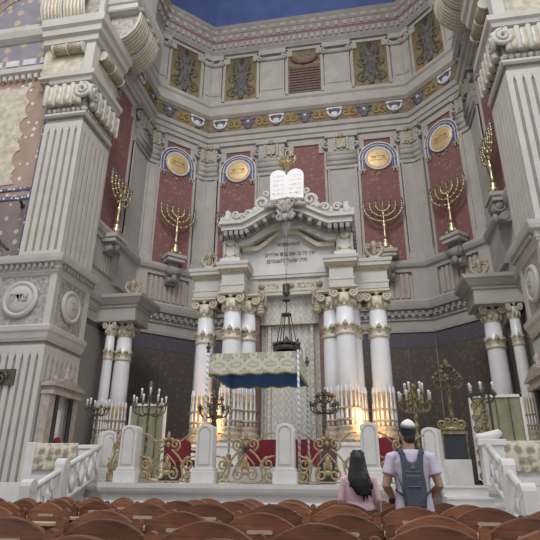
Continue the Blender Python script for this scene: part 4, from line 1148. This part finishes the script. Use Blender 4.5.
stair_rail(4.66, 'white marble lattice stair rail on the right, beside the steps')
o = thing('scroll_block', 'white marble block with scrolled top at the head of the right stair rail', 'block', (4.8, 11.75, DK))
MB().box((0, 0, .42), (.42, .34, .84)).box((0, 0, .8), (.54, .4, .12)).build('block_body', 'marble', o, bevel=.012)
MB().tube(bez((-.28, 0, .92), (-.05, 0, .9), (.1, 0, .92), (.22, 0, 1.02)), [.06, .07, .08, .09, .1, .1, .1, .1, .09, .08, .06], 10).build('scroll_top', 'marble', o)
o = thing('end_block', 'low white marble block between the left cloth-hung rail and the balustrade', 'block', (-4.55, 13.0, DK))
MB().box((0, 0, .38), (.5, .3, .76)).build('block_body', 'marble', o, bevel=.02); MB().box((0, 0, .82), (.56, .36, .1)).build('block_cap', 'marble', o, bevel=.02)

def cloth_rail(x0, x1, y, label, clabel, post):
    pr = thing('parapet', label, 'parapet', ((x0 + x1) / 2, y, DK))
    T = Matrix.Translation((-(x0 + x1) / 2, -y, -DK))
    MB(T=T).bx(x0, x1, y - .1, y + .1, DK, 2.02).build('parapet_wall', 'marble', pr)
    MB(T=T).bx(x0, x1, y - .16, y + .16, DK, 1.3).build('parapet_base', 'marble', pr)
    if post: MB(T=T).bx(post - .13, post + .13, y - .2, y + .2, DK, 2.08).build('parapet_post', 'marble', pr, bevel=.02)
    c = thing('rail_cloth', clabel, 'cloth', ((x0 + x1) / 2, y, 2.05), 0, 'floral cloths over the side parapets')
    T = Matrix.Translation((-(x0 + x1) / 2, -y, -2.05)); mb = MB(T=T); n = 40; cols = []
    for i in range(n + 1):
        x = x0 + .03 + (x1 - x0 - .06) * i / n; w = .012 * math.sin(i * 1.1)
        cols.append([mb.v(p) for p in ((x, y - .185 + w, 1.40 + .03 * abs(math.sin(i * PI / 8))), (x, y - .165 + w, 1.7), (x, y - .14, 2.02), (x, y - .08, 2.06), (x, y + .1, 2.06), (x, y + .14, 1.9))])
    for a, b in zip(cols, cols[1:]):
        for k in range(5): mb.f([a[k], b[k], b[k + 1], a[k + 1]], True)
    mb.build('cloth_drape', 'cloth_floral', c)
cloth_rail(-6.05, -4.85, 13.05, 'white marble parapet left of the stair, with an end post', 'cream floral cloth draped over the left parapet', -6.15)
cloth_rail(5.25, 7.2, 13.05, 'white marble parapet at the right edge, right of the stair', 'cream floral cloth draped over the right parapet', None)

# ------------------------------------------------------------------ candelabra
def candelabrum(label, loc, tiers, stem, top=0, m='bronze_gold', candles='candle', foot=.26, group=None, stem_r=.03):
    """tiers = [(radius, count, height, candle length)]"""
    c = thing('candelabrum', label, 'candelabrum', loc, 0, group)
    MB().lathe([(foot, 0), (foot, .05), (foot * .7, .1), (foot * .35, .2), (foot * .45, .28), (stem_r, .36)], n=12).build('foot', m, c)
    pr = []
    for k in range(9):
        z = .36 + (stem - .36) * k / 8; pr += [(stem_r, z), (stem_r * 1.9, z + .04), (stem_r, z + .08)]
    MB().lathe(pr, n=8).build('stem', m, c)
    for R, n, z, cl in tiers:
        for k in range(n):
            a = 2 * PI * (k + .25) / n; d = Vector((math.cos(a), math.sin(a), 0))
            am = MB(); am.tube(bez((0, 0, z - R * .4), d * R * .5 + Vector((0, 0, z - R * .75)), d * R * 1.1 + Vector((0, 0, z - R * .5)), d * R + Vector((0, 0, z)), 8), .018, 5)
            am.tube(spiral(0, 0, .07, .02, 0, 1.2, 10), .014, 4) if False else am.sph(d * R * .55 + Vector((0, 0, z - R * .5)), .035, 6)
            am.lathe([(.02, z), (.07, z + .02), (.075, z + .04), (.03, z + .04), (.035, z + .1)], d * R, 8)
            am = am.build('arm', m, c)
            if cl: MB().lathe([(.024, z + .1), (.028, z + .1 + cl * .7), (.04, z + .1 + cl * .8), (.006, z + .1 + cl)], d * R, 8).build('candle', candles, am)
    if top: MB().lathe([(.03, stem), (.08, stem + top * .15), (.04, stem + top * .3), (.10, stem + top * .5), (.05, stem + top * .65), (.07, stem + top * .8), (.004, stem + top)], n=8).build('top_finial', m, c)
    return c
candelabrum('tall candelabrum with white candles behind the left front balustrade corner', (-3.72, 14.5, DK), [(.46, 7, 2.0, .2), (.24, 4, 2.22, .2)], 2.4, .35, 'bronze')
candelabrum('candelabrum with white candles beside the shadowed left side column', (-6.1, 16.0, DK), [(.34, 6, 2.15, .22)], 2.1, .1, 'bronze')
candelabrum('unlit dark bronze candelabrum below the left end of the canopy', (-1.5, 13.4, DK), [(.38, 7, 1.76, 0), (.2, 4, 1.98, 0)], 1.96, .3, 'bronze')
candelabrum('unlit dark bronze candelabrum to the right of the canopy, on a brown stand', (1.35, 13.4, DK + .92), [(.34, 8, .88, 0), (.2, 5, 1.08, 0)], 1.1, .2, 'bronze', foot=.15)
o = thing('lamp_stand', 'narrow brown wooden stand carrying the dark candelabrum right of the canopy', 'stand', (1.35, 13.4, DK))
MB().bx(-.11, .11, -.11, .11, .06, .86).bx(-.16, .16, -.16, .16, .86, .92).build('stand_body', 'wood_dk', o, bevel=.01); MB().bx(-.18, .18, -.18, .18, 0, .06).build('stand_base', 'wood_dk', o)
candelabrum('brass candelabrum crowded with white candles, above the man’s head', (3.55, 13.5, DK), [(.38, 8, 1.84, .18), (.22, 5, 2.04, .2)], 2.15, .15)
candelabrum('tallest candelabrum, tarnished brass without candles, standing behind the glass case', (4.4, 13.7, DK), [(.36, 6, 2.4, 0), (.26, 5, 2.54, 0), (.13, 4, 2.68, 0)], 2.66, .28, m='bronze_olive', stem_r=.04)
candelabrum('low candelabrum with white candles in front of the right side column', (5.15, 13.6, DK), [(.3, 6, 2.0, .2)], 2.0, .35, 'bronze')

# glass case on a pedestal
o = thing('display_pedestal', 'plain white marble pedestal under the dark glass case', 'pedestal', (4.2, 12.5, DK))
MB().box((0, 0, .25), (.56, .5, .5)).build('pedestal_body', 'marble', o, bevel=.008)
o = thing('glass_case', 'dark glass case with a brass scrolled top, on the white pedestal', 'display case', (4.2, 12.5, DK + .5))
MB().box((0, 0, .26), (.5, .44, .5)).build('case_body', 'glass_dk', o, bevel=.02)
mb = MB(); mb.box((0, 0, .54), (.56, .5, .06)).lathe([(.24, .57), (.28, .62), (.2, .68), (.14, .72)], n=14)
for s in (-1, 1): mb.tube(spiral(s * .2, .74, .1, .02, -PI / 2, s * 1.3, 14), .03, 6); mb.tube(spiral(s * .07, .8, .08, .02, -PI / 2, s * 1.3, 14), .025, 6)
mb.build('brass_top', 'bronze_gold', o)
for sx in (-1, 1):
    for sy in (-1, 1): MB().bx(sx * .26, sx * .235, sy * .23, sy * .205, 0, .52).build('case_edge', 'bronze_gold', o)

# wrought-iron gate leaf
o = thing('lattice_gate', 'open dark wrought-iron gate leaf with scrolls, right of the glass case', 'gate', (4.9, 12.95, DK), -.9)
mb = MB(); mb.bx(-.34, .34, -.02, .02, 0, .05).bx(-.34, .34, -.02, .02, 1.9, 1.95)
for s in (-1, 1): mb.bx(s * .34, s * .3, -.02, .02, 0, 1.95)
mb.build('gate_frame', 'iron', o)
mb = MB()
for q in range(7):
    for s in (-1, 1):
        mb.tube(spiral(s * .14, .2 + q * .25, .12, .02, PI / 2, s * 1.4, 14), .018, 5)
    mb.sph((0, 0, .2 + q * .25), (.03, .02, .06), 6)
mb.tube([(0, 0, .05), (0, 0, 1.9)], .014, 5)
mb.build('gate_scroll', 'bronze_gold', o)

def screen(label, x0, x1, y, z1, rz=0):
    s = thing('glazed_screen', label, 'screen', ((x0 + x1) / 2, y, DK), rz)
    w = (x1 - x0) / 2; h = z1 - DK
    MB().bx(-w + .05, w - .05, -.01, .02, .05, h - .05).build('screen_pane', 'green_glass', s)
    mb = MB()
    for x in (-w, w - .06): mb.bx(x, x + .06, -.05, .05, 0, h)
    mb.bx(-w, w, -.05, .05, h - .07, h).bx(-w, w, -.05, .05, 0, .1)
    mb.build('screen_frame', 'marble', s)
    mb = MB()
    for q in range(1, 4): mb.bx(-w + 2 * w * q / 4 - .012, -w + 2 * w * q / 4 + .012, -.03, -.01, .1, h - .07)
    mb.build('screen_bar', 'bronze', s)
screen('greenish glazed screen in a white frame behind the left candelabrum', -4.7, -3.55, 15.4, 3.35)
screen('greenish glazed screen in a white frame before the right side column', 5.0, 6.3, 14.6, 3.3)

# red chairs, loudspeakers, small spot lamps
def red_chair(label, x, y, rz):
    c = thing('red_armchair', label, 'chair', (x, y, DK), rz, 'red velvet chairs on the platform')
    MB().box((0, 0, .42), (.56, .52, .12)).build('seat', 'red_cloth', c, bevel=.03)
    pts = [(-.28, .4), (.28, .4), (.28, .78)] + [(.28 * math.cos(a), .78 + .14 * math.sin(a)) for a in [PI * k / 10 for k in range(1, 10)]] + [(-.28, .78)]
    MB().prism(pts, .2, .29).build('backrest', 'red_cloth', c, bevel=.02)
    mb = MB()
    for s in (-1, 1): mb.bx(s * .28, s * .33, -.24, .24, .62, .67); mb.bx(s * .28, s * .33, -.24, -.19, .4, .64)
    mb.build('armrest', 'wood_dk', c)
    for sx in (-1, 1):
        for sy in (-1, 1): MB().lathe([(.025, 0), (.035, .2), (.03, .37)], (sx * .24, sy * .22, 0), 8).build('leg', 'wood_dk', c)
red_chair('red velvet chair behind the left front grille, beside the canopy post', -1.75, 11.9, PI)
red_chair('red velvet chair between the woman and the man', 2.75, 11.9, PI)
for lb, x in (('black boxy loudspeaker behind the grille, left of the brown stand', .98), ('black boxy loudspeaker behind the grille, right of the brown stand', 1.52)):
    o = thing('loudspeaker', lb, 'loudspeaker', (x, 11.5, DK), 0, 'black loudspeakers on the platform')
    MB().box((0, 0, .2), (.3, .3, .4)).build('cabinet_body', 'black', o, bevel=.015)
    MB().bx(-.125, .125, -.16, -.15, .03, .37).build('front_grille', 'iron', o)
for lb, x in (('small glowing spot lamp at the foot of the left ark columns', -2.42), ('small glowing spot lamp at the foot of the right ark columns', 2.38)):
    o = thing('spot_lamp', lb, 'lamp', (x, 16.2, DK), 0, 'warm spot lamps between the ark columns')
    MB().lathe([(.12, 0), (.12, .03), (.02, .05), (.02, 1.31)], n=10).build('lamp_stem', 'iron', o)
    MB().lathe([(.05, 1.31), (.11, 1.36), (.13, 1.46), (.1, 1.46)], n=12).build('lamp_bowl', 'iron', o)
    MB().sph((0, 0, 1.51), .085, 10).build('bulb', 'bulb', o)
    L = bpy.data.lights.new('spot_lamp_light', 'POINT'); L.energy = 38; L.color = (1., .58, .24); L.shadow_soft_size = .1
    lo = bpy.data.objects.new('spot_lamp_light', L); COL.objects.link(lo); lo.location = (x, 16.0, 2.85)

# wall niches (small temple fronts) on the inner pier faces
def niche(label, s):
    p = thing('marble_niche', label, 'niche', (s * 7.45, 15.75, DK), -s * PI / 2)
    MB().bx(-.85, .85, -.4, 0, 0, .95).build('niche_base', 'marble', p)
    MB().bx(-.72, .72, -.06, 0, .95, 2.5).build('niche_back', 'ark_white', p)
    for x in (-.68, .68): MB().bx(x - .16, x + .16, -.3, 0, .95, 2.5).build('niche_jamb', 'niche_stone', p)
    for x in (-.42, .42): MB().lathe([(.09, .95), (.075, 1.0), (.07, 2.4), (.1, 2.46)], (x, -.3, 0), 10).build('black_colonnette', 'black', p)
    MB().bx(-.88, .88, -.42, 0, 2.5, 2.62).bx(-.8, .8, -.36, 0, 2.62, 2.75).bx(-.92, .92, -.46, 0, 2.75, 2.83).build('niche_entablature', 'niche_stone', p)
    MB().prism([(-.92, 2.83), (.92, 2.83), (.0, 3.12)], -.44, 0).build('niche_pediment', 'niche_stone', p)
    MB().lathe([(.1, 3.05), (.14, 3.14), (.05, 3.18), (.13, 3.3), (.05, 3.42), (.01, 3.5)], (0, -.25, 0), 10).build('niche_finial', 'niche_stone', p)
    for x in (-.6, .6): MB().lathe([(.08, 2.9), (.1, 3.0), (.03, 3.1)], (x, -.25, 0), 8).build('niche_finial', 'niche_stone', p)
    MB().bx(-.14, .14, -.16, -.06, 1.0, 2.1).build('white_slab', 'tablet', p)
    MB().sph((.0, -.26, 1.1), (.16, .1, .18), 10).build('red_bouquet', 'red_cloth', p)
niche('pink and white marble niche with black colonnettes and pediment on the left pier', -1)
niche('pink and white marble niche on the right pier, cut by the picture edge', 1)

# bronze wall lamp on the left pier front, iron bars above
o = thing('wall_lamp', 'bronze scroll bracket with white glass shade on the left pier front', 'wall lamp', (-8.75, 14.8, 4.0))
mb = MB(); mb.bx(-.3, .38, -.06, .0, -.1, .4); mb.tube(spiral(-.1, .1, .26, .05, 0, 1.6, 20, -.1), .035, 6); mb.tube([(-.1, -.08, .1), (-.1, -.5, .1), (-.1, -.5, -.2)], .03, 6)
mb.build('bracket', 'bronze', o)
MB().lathe([(.05, -.2), (.22, -.24), (.24, -.3), (.12, -.4), (.02, -.42)], (-.1, -.5, 0), 14).build('glass_shade', 'bulb_w', o)
for lb, pts in (('short dark iron bar sticking out left of the fluted pier, upper one', [(-9.75, 15.3, 10.6), (-9.35, 14.6, 10.45)]), ('long dark iron bar sticking out left of the fluted pier, lower one', [(-10.4, 15.25, 9.2), (-9.5, 14.7, 8.55)])):
    c = thing('iron_bar', lb, 'bar', pts[0]); a = Vector(pts[0])
    MB().tube([Vector(p) - a for p in pts], .05, 8).build('bar_rod', 'iron', c); MB().sph((0, 0, 0), (.1, .06, .1), 8).build('wall_plate', 'iron', c)

# ------------------------------------------------------------------ pews
def pew_back(w, zt):
    n = 14; h = w / 2
    pts = [(-h, .5), (h, .5), (h, zt - .10), (h - .03, zt - .08)]
    for k in range(1, n): 
        x = h - .03 - (w - .06) * k / n; pts.append((x, zt - .078 * (abs(x) / (h - .03)) ** 1.9))
    pts += [(-h + .03, zt - .08), (-h, zt - .10)]
    return pts
def pew_row(label, xs, pitch, y, zt):
    x0, x1 = min(xs) - pitch / 2, max(xs) + pitch / 2; cx = (x0 + x1) / 2
    p = thing('pew', label, 'pew', (cx, y, 0), 0, 'rows of wooden pews')
    MB().bx(x0 - cx, x1 - cx, .03, .44, .42, .46).build('bench_seat', 'wood', p)
    MB().bx(x0 - cx, x1 - cx, .02, .06, .0, .56).build('lower_panel', 'wood', p)
    MB().bx(x0 - cx, x1 - cx, -.3, -.02, zt - .22, zt - .195).build('book_ledge', 'ledge_wood', p)
    for x in (x0, x1): MB().bx(x - cx - .02, x - cx + .02, -.28, .46, 0, zt - .22).build('end_panel', 'wood', p)
    for x in xs:
        b = MB().prism(pew_back(pitch - .085, zt), .0, .045).build('seat_back', 'wood', p, loc=(x - cx, 0, 0), bevel=.006)
        pt = [(-.085, zt - .145), (.085, zt - .145)] + [(.085 + .014 * math.sin(a), zt - .131 - .014 * math.cos(a)) for a in (.5, PI / 2, 2.6)] + [(.085, zt - .117), (-.085, zt - .117)] + [(-.085 - .014 * math.sin(a), zt - .131 - .014 * math.cos(a)) for a in (2.6, PI / 2, .5)]
        MB().prism(pt, -.006, .0).build('name_plate', 'plate', b)
    for k in range(len(xs) + 1):
        x = x0 + k * pitch - cx
        pts = [(-.035, .4), (.035, .4), (.035, zt - .09)] + [(.035 * math.cos(a), zt - .09 + .035 * math.sin(a)) for a in [PI * q / 6 for q in range(1, 6)]] + [(-.035, zt - .09)]
        MB().prism(pts, -.06, .0).build('arm_post', 'wood', p, loc=(x, 0, 0))
mids = [(2.3, .98, .52, 5, 'nearest pew, only its top edge showing at the bottom of the picture'),
        (3.2, .985, .2, 6, 'pew with the largest fully visible seat backs, one row beyond the nearest'),
        (4.2, .98, .31, 6, 'pew just in front of the row hiding the man, third row from the camera'),
        (5.2, 1.0, .23, 6, 'pew directly in front of the man, hiding him below the waist'),
        (6.2, .985, .22, 6, 'pew directly in front of the woman, just beyond the man'),
        (7.2, .965, .1, 6, 'pew just beyond the woman, last but one before the marble platform'),
        (8.1, .955, .0, 6, 'foremost middle pew, right before the marble platform')]
for y, zt, xs, n, lb in mids: pew_row('wooden ' + lb, [xs + .625 * k for k in range(n)], .625, y, zt)
lefts = [(5.1, .95, 'left-hand wooden pew fifth from the stair rail, at the picture edge'), (6.15, .945, 'left-hand wooden pew fourth from the stair rail'), (7.2, .935, 'left-hand wooden pew third from the stair rail'), (8.25, .925, 'left-hand wooden pew second from the stair rail'), (9.3 - .75 + .0, .92, 'left-hand wooden pew closest to the stair rail and platform')]
lefts[-1] = (9.25, .915, lefts[-1][2])
for k, (y, zt, lb) in enumerate(lefts): pew_row(lb, [-1.28 - .08 * (k % 2) - .55 * q for q in range(4 if y > 8.8 else 6)], .55, y, zt)
pew_row('short dark wooden pew at the right edge, below the stair rail newel', [4.25, 4.87], .62, 6.6, .93)

# ------------------------------------------------------------------ people
def hand(mb, wrist, d, up, s):
    """palm, four unequal curled fingers and a side thumb, laid along direction d; up = back-of-hand side; s = thumb side"""
    w = Vector(wrist); d = Vector(d).normalized(); up = Vector(up).normalized(); side = d.cross(up).normalized() * s
    for k in range(5):
        o = side * ((k - 2) * .016)
        mb.tube([w - d * .01 + o * .6, w + d * .045 + o, w + d * .088 + o], [.017, .018, .014], 8)
    for k, ln in enumerate((.070, .078, .073, .057)):
        o = side * (.033 - k * .022); b = w + d * .085 + o
        mb.tube([b, b + d * ln * .45 + up * .006, b + d * ln * .8 - up * .012, b + d * ln * .95 - up * .034], [.0095, .009, .0085, .007], 8)
    b = w + d * .03 + side * .035
    mb.tube([b, b + d * .028 + side * .024, b + d * .062 + side * .034 - up * .008], [.013, .0105, .008], 8)

def person(name, label, loc, H, skin, hairm, topm, legm, man):
    k = H / 1.70
    p = thing(name, label, 'person', loc)
    hz = 1.585; tx = -.012 if man else .0
    sh = .165 if man else .178; tw = .15 if man else .17
    arms = {-1: ((-sh - .01, -.02, 1.36), (-sh - .085, -.05, 1.11), (-sh - .02, .16, 1.0)), 1: ((sh + .01, -.02, 1.36), (sh + .075, -.05, 1.11), (sh, .16, 1.0))}
    if not man: arms = {s: ((s * (sh + .0), -.02, 1.36), (s * (sh + .05), -.03, 1.12), (s * (sh + .06), .12, .93)) for s in (-1, 1)}
    b = MB()
    # head turned a little to the left, jaw, nose, ears
    R = Matrix.Rotation(.35 if man else .1, 3, 'Z'); hc = Vector((tx, .01, hz))
    b.sph(hc, (.076, .096, .112), 16, R); b.sph(hc + R @ Vector((0, .03, -.055)), (.058, .066, .062), 12, R)
    b.sph(hc + R @ Vector((0, .098, -.018)), (.014, .022, .022), 8, R); b.sph(hc + R @ Vector((0, .09, .02)), (.04, .014, .012), 8, R)
    for s in (-1, 1): b.sph(hc + R @ Vector((s * .077, -.005, -.012)), (.012, .02, .032), 8, R)
    b.tube([(0, -.015, 1.36), (tx * .4, -.012, 1.43), (tx, .0, 1.52)], [.066, .056, .056] if man else [.055, .045, .045], 12)
    b.loft([((0, 0, .9), tw * .92, .11), ((0, 0, 1.05), tw * .86, .1), ((0, -.005, 1.2), tw * 1.0, .108), ((0, -.01, 1.32), tw * 1.08, .105), ((0, -.012, 1.40), tw * .85, .075), ((0, -.012, 1.43), tw * .4, .05)])
    for s in (-1, 1):
        a, e, w = arms[s]
        r = 1. if man else .8
        b.tube([a, Vector(a).lerp(Vector(e), .5), e, Vector(e).lerp(Vector(w), .35), w], [.052 * r, .048 * r, .04 * r, .042 * r, .027 * r], 12)
        b.sph(a, .056 * r, 10)
        d = Vector(w) - Vector(e); d = Vector((d.x * .2, d.y, d.z * .35 - .02)) if man else d
        hand(b, w, d, (0, .2, 1) if man else (-s, .3, .1), -s)
        b.tube([(s * .085, 0, .93), (s * .09, 0, .7), (s * .09, .01, .48), (s * .09, -.01, .3), (s * .09, -.01, .07)], [.088, .078, .055, .055, .036], 12)
        b.tube([(s * .09, -.04, .045), (s * .095, .05, .04), (s * .1, .15, .03)], [.036, .038, .026], 10)
    for v in b.bm.verts: v.co *= k
    body = b.build('body', skin, p, remesh=.0075, sm_it=3)
    e = MB()
    for s in (-1, 1): e.sph((hc + R @ Vector((s * .03, .083, .008))) * k, .012 * k, 8)
    e.build('eye', 'eye', body)
    m = MB(); m.sph((hc + R @ Vector((0, .088, -.062))) * k, (.024, .008, .007), 8, R); m.build('mouth', 'red_cloth', body)
    t = MB()
    g = .014
    t.loft([((0, 0, .80 if man else .99), tw * (1.14 if man else 1.06) + g, .142), ((0, 0, .95 if man else 1.03), tw * 1.07 + g, .134), ((0, 0, 1.08), tw * .97 + g, .116), ((0, -.005, 1.2), tw * 1.04 + g, .122), ((0, -.01, 1.32), tw * 1.12 + g, .118), ((0, -.012, 1.40), tw * .92 + g, .088), ((0, -.012, 1.435), tw * .5 + g, .066)], 20)
    for s in (-1, 1):
        a, el, w = map(Vector, arms[s]); q = .62 if man else 1.
        pts = [a - Vector((s * .04, 0, -.005)), a, a.lerp(el, q * .5), a.lerp(el, q)]; rr = [.06, .066, .063, .067] if man else [.05, .055, .052, .05]
        if not man: pts += [el.lerp(w, .5), el.lerp(w, .9)]; rr += [.045, .042]
        t.tube(pts, rr, 14)
    for v in t.bm.verts: v.co *= k
    t.build('shirt' if man else 'blouse', topm, p, remesh=.009, sm_it=4)
    l = MB()
    l.loft([((0, 0, .72), tw + .012, .118), ((0, 0, .85), tw + .01, .118), ((0, 0, .97), tw * .95 + .008, .108)], 18)
    for s in (-1, 1): l.tube([(s * .085, 0, .9), (s * .092, 0, .7), (s * .092, .01, .48), (s * .092, -.01, .1)], [.1, .092, .072, .062], 14)
    for v in l.bm.verts: v.co *= k
    l.build('trousers', legm, p, remesh=.011, sm_it=3)
    for s in (-1, 1):
        f = MB(); f.tube([(s * .09, -.055, .05), (s * .092, .02, .055), (s * .1, .17, .035)], [.042, .048, .033], 10)
        for v in f.bm.verts: v.co *= k
        f.build('shoe', 'shoe', p)
    return p, hc, R, k
mp = (2.79, 5.8, 0)
man, hc, R, k = person('man', 'man seen from behind in a lilac T-shirt and white skullcap, arms to the pew', mp, 1.78, 'skin', 'hair_m', 'shirt', 'jeans', True)
h = MB(); h.sph((hc + R @ Vector((0, -.016, .022))) * k, (.083, .094, .106), 16, R); h.sph((hc + R @ Vector((0, -.05, -.05))) * k, (.062, .052, .055), 12, R)
for s in (-1, 1): h.sph((hc + R @ Vector((s * .066, .02, .0))) * k, (.018, .03, .04), 8, R)
h.build('short_hair', 'hair_m', man, remesh=.008, sm_it=2)
h = MB(); h.sph((hc + R @ Vector((0, .055, -.085))) * k, (.05, .045, .035), 10, R)
for s in (-1, 1): h.sph((hc + R @ Vector((s * .055, .035, -.06))) * k, (.016, .032, .045), 8, R)
h.build('beard', 'hair_m', man, remesh=.007, sm_it=2)
h = MB(); Rk = R @ Matrix.Rotation(.32, 3, 'X')
h.lathe([(.074, .082), (.068, .102), (.045, .126), (.02, .14), (.004, .146)], (hc + R @ Vector((0, -.016, .0))) * k, 20, Rk)
h.build('skullcap', 'kippah', man); h = MB(); h.lathe([(.083, .062), (.082, .08), (.073, .09)], (hc + R @ Vector((0, -.016, .0))) * k, 20, Rk); h.build('skullcap_band', 'grey_cloth', man)
h = MB(); h.lathe([(.032, -.012), (.034, 0), (.032, .012)], (-.208, .13, 1.02), 12, Matrix.Rotation(-.9, 3, 'X')); h.build('wrist_watch', 'black', man)

bp = thing('backpack', 'slim slate-blue backpack with dark shoulder straps, worn by the man', 'backpack', (mp[0], mp[1] - .155, 1.05)); bp.scale = (1.0, 1.05, 1.05)
o = MB()
pts = [(-.10, -.09), (.10, -.09), (.118, .08), (.10, .24), (.115, .40), (.088, .435), (.06, .385), (.045, .33), (0, .305), (-.045, .33), (-.06, .385), (-.088, .435), (-.115, .40), (-.10, .24), (-.118, .08)]
o.prism(pts, -.045, .012); o.build('pack_body', 'pack', bp, bevel=.014)
o = MB(); o.prism([(-.08, -.07), (.08, -.07), (.09, .06), (.07, .2), (-.07, .2), (-.09, .06)], -.062, -.04); o.build('front_pocket', 'pack', bp, bevel=.014)
o = MB(); o.prism([(-.03, .255), (.03, .255), (0, .30)], -.052, -.045); o.tube([(-.07, -.047, .225), (.07, -.047, .225)], .004, 5); o.tube([(-.06, -.066, .1), (.06, -.066, .1)], .004, 5); o.build('zip_and_badge', 'grey_cloth', bp)
for s in (-1, 1):
    o = MB(); o.tube([(s * .10, -.0, .39), (s * .105, .06, .435), (s * .11, .16, .44), (s * .115, .25, .40), (s * .125, .285, .28), (s * .13, .25, .12), (s * .155, .12, .06), (s * .1, .0, .02)], .024, 10, .4)
    o.build('shoulder_strap', 'pack_dk', bp)
o = MB(); o.tube([(-.155, .05, .22), (-.12, .0, .12), (-.085, -.03, .03)], .006, 6); o.build('side_strap', 'pack_dk', bp)

wp = (2.24, 6.72, 0)
woman, hc, R, k = person('woman', 'woman seen from behind with long black hair and a pink blouse', wp, 1.53, 'skin_f', 'hair_f', 'pink', 'grey_cloth', False)
h = MB()
h.loft([((0, -.02, 1.715), .03, .03), ((0, -.018, 1.695), .07, .085), ((0, -.02, 1.63), .100, .112), ((0, -.03, 1.54), .112, .11), ((0, -.07, 1.45), .13, .08), ((.01, -.115, 1.36), .15, .055), ((.02, -.135, 1.28), .12, .04), ((.05, -.14, 1.17), .08, .03)], 18)
for x, z0, z1, x1 in ((.1, 1.42, 1.16, .155), (.12, 1.36, 1.24, .18), (.03, 1.3, 1.10, .055), (.07, 1.3, 1.12, .10), (-.08, 1.4, 1.26, -.115), (-.03, 1.35, 1.2, -.03), (.09, 1.3, 1.14, .16)):
    h.tube([(x * .8, -.09, z0 + .08), (x, -.125, z0), ((x + x1) / 2 + .012, -.145, (z0 + z1) / 2), (x1, -.14, z1)], [.03, .032, .026, .008], 8, .7)
for v in h.bm.verts: v.co *= k
h.build('long_hair', 'hair_f', woman, remesh=.008, sm_it=2)
h = MB()
for s in (-1, 1): h.sph((s * .034, .045, 1.715), (.03, .02, .012), 10)
h.tube([(-.095, -.03, 1.66), (-.06, .045, 1.715), (.06, .045, 1.715), (.095, -.03, 1.66)], .006, 6)
for v in h.bm.verts: v.co *= k
h.build('sunglasses', 'black', woman)

# ------------------------------------------------------------------ light, world, camera
wd = bpy.data.worlds.new('hall_daylight'); bpy.context.scene.world = wd; wd.use_nodes = True
nt = wd.node_tree; bg = nt.nodes['Background']
tc = nt.nodes.new('ShaderNodeTexCoord'); sp = nt.nodes.new('ShaderNodeSeparateXYZ'); nt.links.new(tc.outputs['Generated'], sp.inputs[0])
nt.links.new(ramp(nt, math_n(nt, 'ADD', math_n(nt, 'MULTIPLY', sp.outputs[2], .5), .5), [(.3, (.30, .27, .24)), (.55, (.66, .66, .66)), (1., (.95, .97, 1.))]), bg.inputs[0])
bg.inputs[1].default_value = .78
def area(name, loc, tgt, size, e, col):
    L = bpy.data.lights.new(name, 'AREA'); L.energy = e; L.size = size; L.color = col
    o = bpy.data.objects.new(name, L); COL.objects.link(o); o.location = loc
    o.rotation_euler = (Vector(tgt) - Vector(loc)).to_track_quat('-Z', 'Y').to_euler()
area('dome_daylight', (-2, 1, 27), (0, 16, 6), 9, 3200, (1., .98, .95))
area('side_daylight', (14, -3, 17), (-3, 15, 8), 6, 900, (.96, .98, 1.))

cam = bpy.data.cameras.new('camera'); co = bpy.data.objects.new('camera', cam); COL.objects.link(co)
F = 524.9; P_, Y_, R_ = map(math.radians, (21.872, 10.305, .404))
cp, sp_, cy, sy = math.cos(P_), math.sin(P_), math.cos(Y_), math.sin(Y_)
fw = Vector((-sy * cp, cy * cp, sp_)); r0 = Vector((cy, sy, 0)); u0 = Vector((sy * sp_, -cy * sp_, cp))
rt = math.cos(R_) * r0 + math.sin(R_) * u0; up = -math.sin(R_) * r0 + math.cos(R_) * u0
mw = Matrix((rt, up, -fw)).transposed().to_4x4(); mw.translation = (2.387, 0, 1.2)
co.matrix_world = mw
cam.sensor_width = 36; cam.sensor_fit = 'HORIZONTAL'; cam.lens = F / 540 * 36; cam.clip_start = .05; cam.clip_end = 200
bpy.context.scene.camera = co
bpy.context.scene.view_settings.view_transform = 'Standard'
bpy.context.scene.view_settings.look = 'None'
